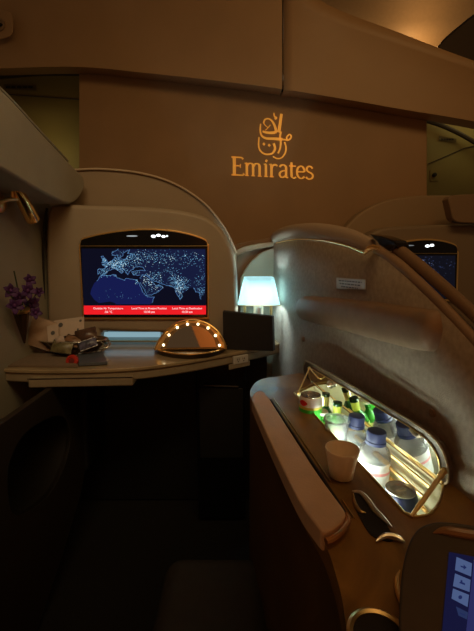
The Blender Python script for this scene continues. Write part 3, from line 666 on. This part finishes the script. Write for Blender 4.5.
b1 = PZ(354,414.5,.803); bottle('water_bottle','clear water bottle with blue cap, farther of two, beside the plastic cup', b1.x+.000, b1.y, .632, .170, .0275, (0,math.radians(2),0))
def can(name, label, x, y, z, H, r, cols, tilt=(0,0,0), f=(.45,.72)):
    t = thing(name, label, 'can', (x,y,z))
    bm = bmesh.new(); lathe(bm, [(r*.78,0),(r*.8,.002),(r,.010),(r,H*f[0])], (x,y,z), seg=32, capt=False); finish('lower_wall', bm, cols[0], t)
    bm = bmesh.new(); lathe(bm, [(r,H*f[0]),(r,H*f[1])], (x,y,z), seg=32, capb=False, capt=False); finish('middle_band', bm, cols[1], t)
    bm = bmesh.new(); lathe(bm, [(r,H*f[1]),(r,H-.010),(r*.86,H-.002)], (x,y,z), seg=32, capb=False, capt=False); finish('upper_wall', bm, cols[2], t)
    bm = bmesh.new(); lathe(bm, [(r*.86,H-.002),(r*.88,H),(r*.84,H),(r*.80,H-.004),(r*.5,H-.0035)], (x,y,z), seg=32, capb=False); l = finish('can_lid', bm, M_alu, t)
    bm = bmesh.new(); tube(bm, [V((x-r*.35,y-r*.1,z+H-.0025)),V((x+r*.1,y,z+H-.0022)),V((x+r*.3,y+r*.05,z+H-.0025))], [.004,.005,.003], 10, cap=True)
    finish('pull_tab', bm, M_alu, l); t.rotation_euler = tilt; return t
c1 = PZ(400,489,.762); can('drink_can','dark navy drink can with silver lid at the near end of the minibar', c1.x+.001, c1.y, .64, .122, .0255, (mat('can_navy',(.02,.025,.06),.3,metal=.3,var=.1),mat('can_navy_band',(.015,.018,.045),.3,metal=.3,var=.1),mat('can_navy_top',(.015,.018,.05),.3,metal=.3,var=.1)))
# small pink marking on the dark can
c3 = PZ(306.5,394,.806); cn = can('drink_can','red, white and green drink can at the far end of the minibar', c3.x+.009, c3.y-.005, .655, .152, .0262, (mat('can_green',(.06,.55,.06),.35,var=.05),mat('can_yellow',(.75,.65,.12),.4,var=.05),mat('can_white',(.85,.80,.76),.35,var=.05)), f=(.81,.85))
h = V((c3.x+.009,c3.y-.005,.655+.005)); bm = bmesh.new()
for k in range(8):
    a0 = math.radians(195+k*6); a1 = math.radians(195+k*6+6); hh = .008*math.sin(math.pi*(k+.5)/8)+.002
    bm.faces.new([bm.verts.new(h+V((.0266*math.cos(a),.0266*math.sin(a),zz))) for a,zz in ((a0,.133-hh*.7),(a1,.133-hh*.7),(a1,.133+hh*.7),(a0,.133+hh*.7))])
finish('red_spot', bm, mat('can_red_spot',(.8,.03,.03),.35,var=.05), cn)
mat('lime_label',(.62,.75,.10),.5,var=.1)
def gbottle(label, x, y, z, r, H, green, foil, capm, tilt=(0,0,0), wide=1.0, label_hi=.5):
    t = thing('wine_bottle', label, 'bottle', (x,y,z))
    bm = bmesh.new(); lathe(bm, [(r*.8,0),(r,.006),(r,H*.60),(r*.92,H*.68),(r*.55,H*.76),(r*.42,H*.80),(r*.42,H*.86)], (x,y,z), seg=28); finish('glass_body', bm, green, t, ang=60)
    bm = bmesh.new(); lathe(bm, [(r*.44,H*.80),(r*.45,H*.92),(r*.47,H*.96)], (x,y,z), seg=28, capb=False, capt=False); finish('neck_foil', bm, foil, t)
    bm = bmesh.new(); lathe(bm, [(r*.5*wide,H*.95),(r*.52*wide,H*.97),(r*.5*wide,H),(r*.3*wide,H*1.005)], (x,y,z), seg=28); finish('cap', bm, capm, t)
    bm = bmesh.new(); lathe(bm, [(r*1.01,H*.22),(r*1.01,H*.58)], (x,y,z), seg=28, capb=False, capt=False); finish('paper_label', bm, mat('yellow_label',(.75,.72,.25),.5,var=.1), t)
    t.rotation_euler = tilt; return t
M_gg = mat('green_glass', (.10,.62,.08), .08, trans=.6, var=.05); M_dg = mat('dark_green_glass', (.02,.10,.025), .08, trans=.3, var=.05)
def hx(y): return h0.x+(h1.x-h0.x)*(y-h0.y)/(h1.y-h0.y)
g1 = PZ(321,412,.765); gbottle('short green bottle with wide pale round cap in the minibar, beside the red can', g1.x, g1.y, .64, .0185, .128, M_gg, M_gg, M_white, wide=1.7)
g2 = PZ(326,393,.795); gbottle('dark green bottle with gold neck band at the far end of the minibar', min(g2.x,hx(g2.y)-.018), g2.y, .64, .0185, .155, M_dg, M_brass, mat('dark_foil',(.05,.07,.03),.3,metal=.6,var=.05))
g3 = PZ(339,400,.795); gbottle('bright green bottle with yellow-green label against the minibar mirror', min(g3.x,hx(g3.y)-.026), g3.y, .64, .021, .150, M_gg, MATS['lime_label'], M_dg, label_hi=.78)
# clear cup
k1 = PZ(332,420,.79); k1.z = .64; kp = thing('plastic_cup','clear plastic cup standing in the minibar between green bottle and water bottles', 'cup', (k1.x+.010,k1.y,.64))
bm = bmesh.new(); lathe(bm, [(.018,0),(.020,.002),(.0245,.148),(.0262,.151),(.0262,.153),(.0238,.151),(.019,.006)], (k1.x+.010,k1.y,.64), seg=32); finish('cup_wall', bm, M_pet, kp, ang=60)
bm = bmesh.new(); lathe(bm, [(.0248,.149),(.0268,.150),(.0268,.154),(.0248,.154),(.0248,.149)], (k1.x+.010,k1.y,.64), seg=32, capb=False, capt=False); finish('rolled_rim', bm, M_pet, kp)
# beige cup on the console
cb = PZ(341,477,ZC); cu = thing('paper_cup','small empty cream cup on the console beside the minibar', 'cup', cb)
M_cup = mat('cream_ceramic',(.92,.80,.62),.45,var=.03)
bm = bmesh.new(); lathe(bm, [(.016,0),(.0185,.001),(.021,.018),(.0265,.046),(.0255,.0465),(.020,.02),(.016,.006)], cb+V((0,0,.002)), seg=36); finish('cup_wall', bm, M_cup, cu, ang=60)
bm = bmesh.new(); lathe(bm, [(.0255,.046),(.0268,.0465),(.0268,.048),(.0255,.048),(.0255,.046)], cb+V((0,0,.002)), seg=36, capb=False, capt=False); finish('cup_rim', bm, M_cup, cu)
# ------------------------------------------------------------------ HANDSET
Ao, Bo = PZ(440,655,ZC+.006), None
hn = V((-.30,-.55,.78)).normalized()
hs = thing('control_handset', 'dark rounded touch-screen seat controller glowing blue at the bottom right', 'controller', PZ(440,640,ZC+.006))
HO = PZ(440,640,ZC+.022)
def HD(px,py,off=0): return PP(px,py,HO+hn*off,hn)
hp = [V((402,648,0))]+cr([(402,648),(399,625),(400,592),(403,565),(409,543),(418,529),(430,523),(445,521.5),(474,525),(520,533)],5)[1:]+[V((540,600,0)),V((530,650,0))]
finish('body', slab([HD(p.x,p.y,.006) for p in hp], -hn*.02), mat('handset_plastic',(.065,.058,.048),.4,var=.06), hs, bevel=.007, seg=5)
bz = cr([(433,533),(445,530.5),(474,535),(520,543)],4)
bm = bmesh.new(); tube(bm, [HD(p.x,p.y,.0065) for p in bz], [.0005+.004*min(1,i/5) for i in range(len(bz))], 8); finish('brown_bezel', bm, mat('handset_rim',(.30,.17,.08),.3,var=.05), hs)
finish('screen', slab([HD(*p,.0070) for p in ((449,552),(520,566),(515,648),(441,643))], hn*.0006), emat('handset_screen',(.006,.007,.035),1), hs, smooth=False)
finish('screen_panel', slab([HD(*p,.0076) for p in ((474,560),(520,568),(515,646),(465,642))], hn*.0004), emat('handset_panel',(.022,.024,.10),1), hs, smooth=False)
keys = [((456.5,557),(472,563.5),(471,576.5),(455,570)),((455,573.5),(470.5,580),(469.5,592),(453,586)),((453,588.5),(469,595),(467.5,607),(451.5,598.5)),((456,606.5),(468,612.5),(467,619.5),(458.5,615.5))]
for i,k in enumerate(keys):
    kb = finish('touch_key', slab([HD(*p,.0080) for p in k], hn*.0004), emat('handset_key%d'%i,((.065,.10,.22) if i<3 else (.018,.03,.09)),1), hs, smooth=False)
    cx = sum(p[0] for p in k)/4; cy = sum(p[1] for p in k)/4
    if i == 0: pts = [(cx-3,cy-1.2),(cx,cy-.2),(cx,cy-2.2),(cx+3,cy+1),(cx,cy+2.8),(cx,cy+1.2),(cx-3,cy+.2)]
    elif i == 1: pts = [(cx-3,cy),(cx+3,cy+2.4),(cx+3,cy+.6),(cx+.4,cy-.6),(cx+.4,cy-2.4),(cx-1.4,cy-3),(cx-1.4,cy-1.2)]
    elif i == 2: pts = [(cx+2*math.cos(a),cy+2*math.sin(a)) for a in [j*math.pi/5 for j in range(10)]]
    else: pts = [(cx-3,cy-1),(cx+3,cy+1.6),(cx+3,cy+2.4),(cx-3,cy-.2)]
    finish('key_symbol', slab([HD(*p,.0086) for p in pts], hn*.0003), emat('key_mark%d'%i,(.012,.02,.09),1), kb, smooth=False)
bm = bmesh.new(); C = cr([(400,570),(397,578),(397.5,590),(401,602),(407,616)],5); N = len(C)
tube(bm, [PZ(p.x,p.y,ZC+.004) for p in C], [.0006+.0022*math.sin(math.pi*i/(N-1)) for i in range(N)], 8); finish('dock_trim', bm, M_gold, hs)
# ------------------------------------------------------------------ READING LIGHT
WX = -.74
rl = thing('reading_light', 'polished gold adjustable reading light on the upper left side panel', 'reading light', PX(4,200,WX-.01))
Q = lambda x,y,X=-.70: PX(x,y,X)
bm = bmesh.new(); tp, bt_ = Q(15,186), Q(33,220); d = bt_-tp
tube(bm, [tp-d*.04,tp,tp+d*.12,tp+d*.5,tp+d*.9,bt_], [.004,.012,.018,.021,.0225,.022], 18); finish('lamp_head', bm, mat('lamp_gold',(.95,.6,.22),.16,metal=1,var=.03), rl, ang=50)
bm = bmesh.new(); tube(bm, [bt_-d*.02,bt_+d*.015], [.0185,.0185], 16); finish('lens', bm, mat('lamp_lens',(.2,.13,.07),.3,var=.05), rl)
bm = bmesh.new(); tube(bm, cr([Q(17,199,-.705),Q(10,199,-.715),Q(4,200.5,-.725),Q(-4,203,-.74)],4), .007, 10); finish('arm', bm, M_brass, rl)
bm = bmesh.new(); lathe(bm, [(.03,0),(.03,.008),(.022,.016),(.01,.02)], Q(-2,203,-.752), (1,0,0), 20); finish('mount', bm, M_brass, rl)
bm = bmesh.new(); tube(bm, [Q(12,186,-.71),Q(13,199,-.71)], .005, 8); finish('yoke', bm, M_brass, rl)
# ------------------------------------------------------------------ ORCHID
vz = thing('wall_vase', 'slim dark cone vase on the left side panel holding orchids', 'vase', Q(24,345,-.742))
bm = bmesh.new(); a,b = Q(24.5,343,-.742), Q(21,310,-.722); d = b-a
tube(bm, [a,a+d*.2,a+d*.6,b], [.003,.008,.018,.026], 16); finish('vase_cone', bm, mat('vase_bronze',(.09,.055,.03),.25,metal=.7,var=.1), vz)
bm = bmesh.new(); tube(bm, [b-d*.02,b+d*.03], .0275, 16); finish('vase_lip', bm, M_brass, vz)
bm = bmesh.new(); sphere(bm, Q(26.5,317,-.715), .006, (.7,.7,2.0)); finish('bright_clip', bm, mat('bright_clip',(.9,.8,.55),.2,metal=.6,emit=(1,.8,.5),es=.25,var=.02), vz)  # faint emission put into the clip as a glint
oc_ = thing('orchid_spray', 'purple orchid blossoms in the cone vase on the left panel', 'flower', Q(21,311,-.722))
M_pet1 = mat('orchid_petal',(.075,.022,.11),.6,var=.35,vscale=60); M_stem = mat('orchid_stem',(.04,.06,.02),.6,var=.1)
bm = bmesh.new()
for pts in ([(21,312),(20,300),(17,285),(14,271)],[(21,311),(24,298),(30,283)],[(21,311),(14,300),(8,292)],[(22,311),(30,302),(38,292)]):
    tube(bm, cr([Q(x,y,-.715) for x,y in pts],4), .0022, 6)
finish('stem', bm, M_stem, oc_)
def petal(bm, c, u, n, L, W):
    u = u.normalized(); n = (n-u*n.dot(u)).normalized(); s = u.cross(n); rows=[]
    for i in range(6):
        t = i/5; w = W*math.sin(math.pi*min(.98,(.12+.86*t)))**.8; bend = n*(.25*L*math.sin(t*2.2))
        rows.append([c+u*L*t+bend+s*w*k+n*(.15*w*abs(k)) for k in (-1,-.5,0,.5,1)])
    loft(bm, rows)
for (x,y,sc,a0) in ((10,291,.9,.3),(27,291,1.0,1.2),(29,280,.8,.5),(14,306,1,2.0),(29,306,1.05,.0),(38,292,.7,.9),(35,313,.8,2.2),(19,298,.85,1.7),(34,302,.7,.4)):
    bm = bmesh.new(); c = Q(x,y,-.71+random.uniform(-.012,.012)); n0 = V((.75,-.6,.2)).normalized(); ax = frame(V((.6,.75,0)), V((0,0,1)))
    for k in range(5):
        a = a0+k*2*math.pi/5+random.uniform(-.2,.2); u = ax@V((math.cos(a),math.sin(a),0)); petal(bm, c, u+n0*.2, n0, .030*sc, .010*sc)
    bl = finish('blossom', bm, M_pet1, oc_, solid=.0006)
    bm = bmesh.new(); sphere(bm, c+n0*.006, .006*sc, (1,1,1.3)); finish('blossom_lip', bm, mat('orchid_lip',(.09,.02,.11),.5,var=.2), bl)
# ------------------------------------------------------------------ SNACKS on the shelf
mt = thing('menu_folder','flat brown folder lying on the left of the shelf under the snack basket','folder',PZ(40,362,ZS))
f = [PZ(x,y,ZS+.001) for x,y in ((8,367),(22,354),(80,352),(78,367.5))]
finish('cover', slab(f, V((0,0,.004))), mat('folder_brown',(.20,.14,.09),.5,var=.1,vscale=10), mt, bevel=.001)
finish('pages', slab([p*.94+sum(f,V())/4*.06+V((0,0,.004)) for p in f], V((0,0,.002))), mat('folder_pages',(.22,.16,.11),.6,var=.1), mt)
bk = thing('booklet','dark blue-grey booklet lying flat on the shelf right of the red lid','booklet',PZ(92,362,ZS))
f = [PZ(x,y,ZS+.003) for x,y in ((79,366),(78.5,355.5),(102,353),(108,364.5))]
finish('cover', slab(f, V((0,0,.010))), mat('booklet_cover',(.10,.115,.14),.4,var=.08), bk, bevel=.001)
finish('white_border', slab([f[1].lerp(f[0],.1)+V((0,0,.0105)),f[2].lerp(f[3],.1)+V((0,0,.0105)),f[2]+V((0,0,.0105)),f[1]+V((0,0,.0105))], V((0,0,.0008))), M_white, bk)
bc = PZ(74,354,ZS); bs = thing('snack_basket','dark woven wire basket full of snacks on the shelf left of screen','basket',bc)
M_wire = mat('dark_wire',(.06,.045,.03),.35,metal=.6,var=.1); M_wire2 = mat('silver_wire',(.7,.66,.55),.25,metal=.9,var=.05)
RX, RY = .125, .062
def ell(a, k, z): return bc+V((RX*k*math.cos(a), RY*k*math.sin(a), z))
bm = bmesh.new(); lathe_rows = [[ell(2*math.pi*i/32, .62+.36*t, .006+.05*t) for i in range(32)] for t in (0,.3,.6,1)]
loft(bm, lathe_rows, True); bm.faces.new([bm.verts[i] for i in range(0)]) if False else None
finish('basket_bowl', bm, mat('basket_lining',(.10,.075,.045),.6,bump=.4,scale=90,var=.4,vscale=50), bs, solid=.003)
bm = bmesh.new()
for i in range(22):
    a = 2*math.pi*i/22; tube(bm, [ell(a,.64,.008),ell(a+.25,.82,.03),ell(a,1.01,.058)], .0016, 5)
for kk,z in ((.66,.008),(.83,.032)): tube(bm, [ell(2*math.pi*i/32,kk,z) for i in range(33)], .0016, 5)
finish('wire_weave', bm, M_wire, bs)
bm = bmesh.new(); tube(bm, [ell(2*math.pi*i/32,1.02,.058) for i in range(33)], .0026, 6); finish('wire_rim', bm, M_wire2, bs)
bm = bmesh.new()
for a in (-.5,-.2,.1,.4): tube(bm, cr([ell(a,1.02,.058),ell(a+.12,1.1,.035),ell(a-.1,.95,.02),ell(a+.1,.8,.008)],4), .0022, 6)
finish('silver_handle', bm, M_wire2, bs)
def packet(name, label, cat, px, py, Y, w, h, rot, m, puff=.010, seal=None, group=None):
    c = PY(px,py,Y); t = thing(name, label, cat, c-V((0,0,h/2)), group)
    R = Matrix.Rotation(rot[2],3,'Z')@Matrix.Rotation(rot[0],3,'X')@Matrix.Rotation(rot[1],3,'Y')
    bm = bmesh.new(); n = 8; A=[];Bk=[]
    for j in range(n+1):
        for side,L in ((1,A),(-1,Bk)):
            L.append([c+R@V(((i/n-.5)*w*(1+.03*math.sin(j*2.1)),-side*puff*math.sin(math.pi*i/n)**.6*math.sin(math.pi*j/n)**.6+.0015*math.sin(i*2.3+j*1.7)-side*.0005,(j/n-.5)*h)) for i in range(n+1)])
    loft(bm,A); loft(bm,Bk); bmesh.ops.remove_doubles(bm, verts=bm.verts[:], dist=.0008)
    finish('wrapper', bm, m, t, ang=80)
    if seal:
        bm = bmesh.new()
        for s in (-1,1): box(bm, c+R@V((0,0,s*h*.48)), (w*.98,.003,h*.07), R)
        finish('crimped_seal', bm, seal, t)
    return t, c, R
packet('paper_bag','crumpled brown paper bag leaning at the left end of the snack basket','bag',41,333,1.34,.105,.105,(math.radians(-22),math.radians(24),.35),mat('brown_paper',(.40,.28,.19),.7,bump=.6,scale=40,var=.15,vscale=20),.018,mat('paper_fold',(.34,.24,.17),.7,var=.1))
def card(label, px, py, Y, w, h, rot, marks):
    c = PY(px,py,Y); t = thing('card', label, 'card', c-V((0,0,h/2)))
    R = Matrix.Rotation(rot[2],3,'Z')@Matrix.Rotation(rot[0],3,'X')@Matrix.Rotation(rot[1],3,'Y')
    bm = bmesh.new(); box(bm, c, (w,.0015,h), R); finish('sheet', bm, mat('card_stock',(.55,.44,.36),.6,var=.05), t, bevel=.0004)
    bm = bmesh.new()
    for (u,v,r) in marks: bmesh.ops.create_circle(bm, cap_ends=True, segments=14, radius=r, matrix=Matrix.Translation(c+R@V((u,-.0012,v)))@R.to_4x4()@Matrix.Rotation(math.pi/2,4,'X'))
    finish('printed_mark', bm, M_ink, t, smooth=False)
card('large pale printed card standing in the snack basket', 69, 327, 1.36, .118, .066, (math.radians(-24),math.radians(-9),-.1), [(-.032,.012,.009),(.045,.018,.005),(.035,-.014,.004)])
card('small pale card in front of the larger one in the basket', 53, 333, 1.325, .042, .062, (math.radians(-24),math.radians(-16),-.1), [(0,.0,.008)])
packet('snack_packet','brown and green snack packet at the front of the basket','packet',62,347,1.285,.075,.045,(math.radians(-30),math.radians(8),0),mat('wrap_olive',(.16,.14,.07),.35,bump=.4,scale=60,var=.5,vscale=40),.012,M_strip,'snack packets in the basket')
packet('snack_packet','dark brown shiny snack packet at the right of the basket','packet',86,335,1.33,.075,.05,(math.radians(-35),math.radians(-14),.1),mat('wrap_brown',(.09,.05,.035),.25,bump=.4,scale=60,var=.3,vscale=40),.014,M_strip,'snack packets in the basket')
packet('snack_packet','navy and white striped packet low at the basket right','packet',88,344,1.29,.062,.034,(math.radians(-30),math.radians(-20),.1),mat('wrap_navy',(.10,.10,.16),.3,bump=.4,scale=60,var=.9,vscale=60),.010,M_white,'snack packets in the basket')
packet('snack_packet','dull orange snack packet in the middle of the basket','packet',72,341,1.31,.06,.04,(math.radians(-40),math.radians(20),0),mat('wrap_tan',(.24,.13,.07),.35,bump=.4,scale=60,var=.4,vscale=40),.012,M_strip,'snack packets in the basket')
packet('tissue_ball','small crumpled white tissue in the snack basket below the cards','tissue',60,340,1.295,.032,.026,(math.radians(-20),math.radians(-20),0),mat('tissue',(.5,.4,.34),.8,bump=.8,scale=60,var=.05),.011)
p = PZ(72.5,364,ZS); rd = thing('jar_lid','small round red lid standing against the front of the snack basket','lid',p)
c = PY(73,361,p.y); ax = V((-.1,-1,.35)).normalized()
bm = bmesh.new(); lathe(bm, [(.0205,0),(.0215,.004),(.0205,.010),(.014,.011),(.013,.008)], c, ax, 24); finish('red_disc', bm, mat('red_lid',(.50,.035,.02),.35,var=.1), rd)
bm = bmesh.new(); lathe(bm, [(.0095,.0085),(.0095,.0105),(.007,.011)], c, ax, 18); finish('centre_disc', bm, mat('red_lid_dark',(.16,.02,.02),.4,var=.1), rd)
# ------------------------------------------------------------------ VANITY MIRROR
mp = PZ(191.5,352,ZS); vm = thing('vanity_mirror','half-round gold vanity mirror ringed by small lights on the shelf','mirror',mp)
tl = math.radians(14); uy = V((0,math.sin(tl),math.cos(tl))); un = V((1,.0,0)).cross(uy); un = un if un.y < 0 else -un
mo = PZ(191,349,ZS+.022)
def MV(px, py, off=0): return PP(px,py,mo+un*off,un)
og = cr([(155,350),(158,342.5),(165,332.5),(175,324.5),(187,320.3),(198,320.5),(209,324.8),(218,332),(224,342),(226,349)],4)
finish('gold_body', slab([MV(p.x,p.y) for p in og], -un*.024), M_gold, vm, bevel=.004)
ig = cr([(160.5,348.8),(163,342.5),(169,334),(177.5,327),(187.5,323.3),(197.5,323.3),(207.5,327),(214.5,333.5),(219.5,342.5),(221,348)],4)
finish('lit_border', slab([MV(p.x,p.y,.0004) for p in ig], un*.0012), mat('mirror_border',(.35,.22,.10),.25,metal=.6,var=.05), vm)
mg = [MV(p.x,p.y,.0017) for p in cr([(166.5,347.8),(170,338.5),(178,330),(187.5,326.5),(197,326.3),(206.5,330),(213.5,338),(216.5,347)],4)]
finish('mirror_glass', slab(mg, un*.0006), mat('bronze_mirror',(.72,.62,.52),.03,metal=1,var=.01), vm)
bm = bmesh.new(); tube(bm, [MV(p.x,p.y,.001) for p in og], .0042, 8); finish('gold_rim', bm, M_gold, vm)
bp = [PZ(p.x,p.y,ZS+.001) for p in cr([(154,351),(160,355),(174,358),(191,359),(208,357.5),(221,354),(226.5,350)],4)]+[PZ(222,346,ZS+.001),PZ(160,347,ZS+.001)]
finish('dark_base', slab(bp, V((0,0,.016))), mat('mirror_base',(.05,.035,.02),.2,metal=.3,var=.1), vm, bevel=.004)
bm = bmesh.new(); tube(bm, [p+V((0,0,.017)) for p in bp[:-2]], .003, 8); finish('gold_lip', bm, M_gold, vm)
for (x,y) in ((163.5,345),(169,335),(177.3,327.5),(187.5,324.2),(198,324.2),(208,328),(215.5,335.5),(219.5,345.3)):
    bm = bmesh.new(); sphere(bm, MV(x,y,.003), .0046, u=12, v=8); finish('mirror_bulb', bm, MATS.get('bulb') or mat('bulb',(.9,.8,.6),.4,emit=(1,.82,.50),es=5), vm)
# ------------------------------------------------------------------ TABLE LAMP and FOLDER
lm = PZ(258.5,345,ZS); lp_ = thing('table_lamp','small shelf lamp with glowing pale blue-white shade between screen and divider','lamp',lm)
YL = 1.49; lm = V((PY(258.5,300,YL).x, YL, ZS))
zt, zb = PY(258,277,YL).z, PY(258,304,YL).z; s = mpp(PY(258,300,YL))
bm = bmesh.new(); rows=[]
for t in (0,.08,.5,1):
    hw = (20.5-6.3*t)*s; z = zb+(zt-zb)*t; rr=.35
    rows.append([V((lm.x+hw*max(-1,min(1,1.25*math.cos(a))), lm.y+min(hw,.055)*max(-1,min(1,1.25*math.sin(a))), z)) for a in [2*math.pi*i/40 for i in range(40)]])
loft(bm, rows, True); finish('lamp_shade', bm, M_shade, lp_, solid=.002)
bm = bmesh.new(); tube(bm, [p for p in [V(r) for r in rows[0]]+[V(rows[0][0])]], .0022, 6); finish('shade_rim', bm, M_brass, lp_)
bm = bmesh.new(); lathe(bm, [(.020,0.0),(.020,zb-ZS-.0),(.012,zb-ZS+.02)], lm, seg=24); finish('stem', bm, M_chrome, lp_)
bm = bmesh.new(); lathe(bm, [(.043,0.001),(.045,.006),(.03,.014)], lm, seg=28); finish('base', bm, M_brass, lp_)
bm = bmesh.new()
for dx in (-.055,.05): tube(bm, [lm+V((dx,-.01,.014)),lm+V((dx,-.01,zb-ZS+.004))], .0055, 10)
box(bm, lm+V((0,-.006,.012)), (.12,.03,.008)); finish('side_post', bm, M_brass, lp_)
fp = PZ(248,347,ZS)
fo = thing('leather_box','upright black leather box on the shelf in front of the lamp','box',fp)
fp_ = [PY(x,y,1.415) for x,y in ((222.5,311),(272,315),(272.5,350),(223,341.5))]
fp_[2].z = fp_[3].z = ZS+.001; 
fp_[2].y -= .03; fp_[1].y -= .03; fp_[1].x *= .98
finish('box_body', slab(fp_, V((.010,.020,0))), mat('black_leather',(.02,.02,.023),.55,bump=.2,scale=300,var=.1), fo, bevel=.003)
bm = bmesh.new(); tube(bm, [fp_[0]+V((.004,.006,.001)),fp_[1]+V((-.002,.006,.001))], .002, 6); finish('top_seam', bm, M_strip, fo)
# ------------------------------------------------------------------ LIGHT
w = bpy.data.worlds.new('world'); scn.world = w; w.use_nodes = True
w.node_tree.nodes['Background'].inputs[0].default_value = (1,.62,.32,1); w.node_tree.nodes['Background'].inputs[1].default_value = .075
def light(name, kind, loc, e, col, size=.2, target=None, sy=None, spread=None):
    l = bpy.data.lights.new(name, kind); l.energy = e; l.color = col; o = bpy.data.objects.new(name, l); COL.objects.link(o); o.location = loc
    if kind == 'AREA':
        l.size = size
        if sy: l.shape = 'RECTANGLE'; l.size_y = sy
        if spread: l.spread = spread
    else: l.shadow_soft_size = size
    if target is not None: o.rotation_euler = (V(target)-V(loc)).to_track_quat('-Z','Y').to_euler()
    return o
light('cabin_fill','AREA',(.45,.35,2.35),5.4,(1,.63,.25),.9,(.35,2.0,1.6),.5,spread=2.7)  # unseen overhead area light, added as warm fill on the bulkhead
light('cabin_fill_left','AREA',(-.3,.1,2.3),1.9,(1,.75,.42),.6,(-.75,1.4,1.25),spread=1.5)  # unseen fill added to lift the left side panel
light('cove_light','POINT',PY(428,40,2.26),1.6,(1,.55,.2),.03)
light('far_left_light','AREA',(-1.2,2.3,1.75),.22,(1,.8,.3),.2,(-1.1,2.55,1.7))
light('far_right_light','AREA',(1.45,2.2,2.0),.35,(1,.8,.3),.2,(1.4,2.45,1.6))
light('lamp_bulb','POINT',(lm.x,lm.y-.01,(zt+zb)/2-.015),1.9,(.72,.94,1),.02)
light('lamp_up','AREA',(lm.x,lm.y-.02,zt+.01),.12,(.6,.93,1),.08,(lm.x+.02,lm.y-.02,2))
light('rear_slab_fill','AREA',(.3,.1,2.2),5.0,(1,.58,.26),.4,(-.1,-.6,1.3),spread=1.6)  # added fill, brightens the rear slab for its mirror reflection
# view transform
scn.view_settings.view_transform = 'Standard'; scn.view_settings.look = 'None'
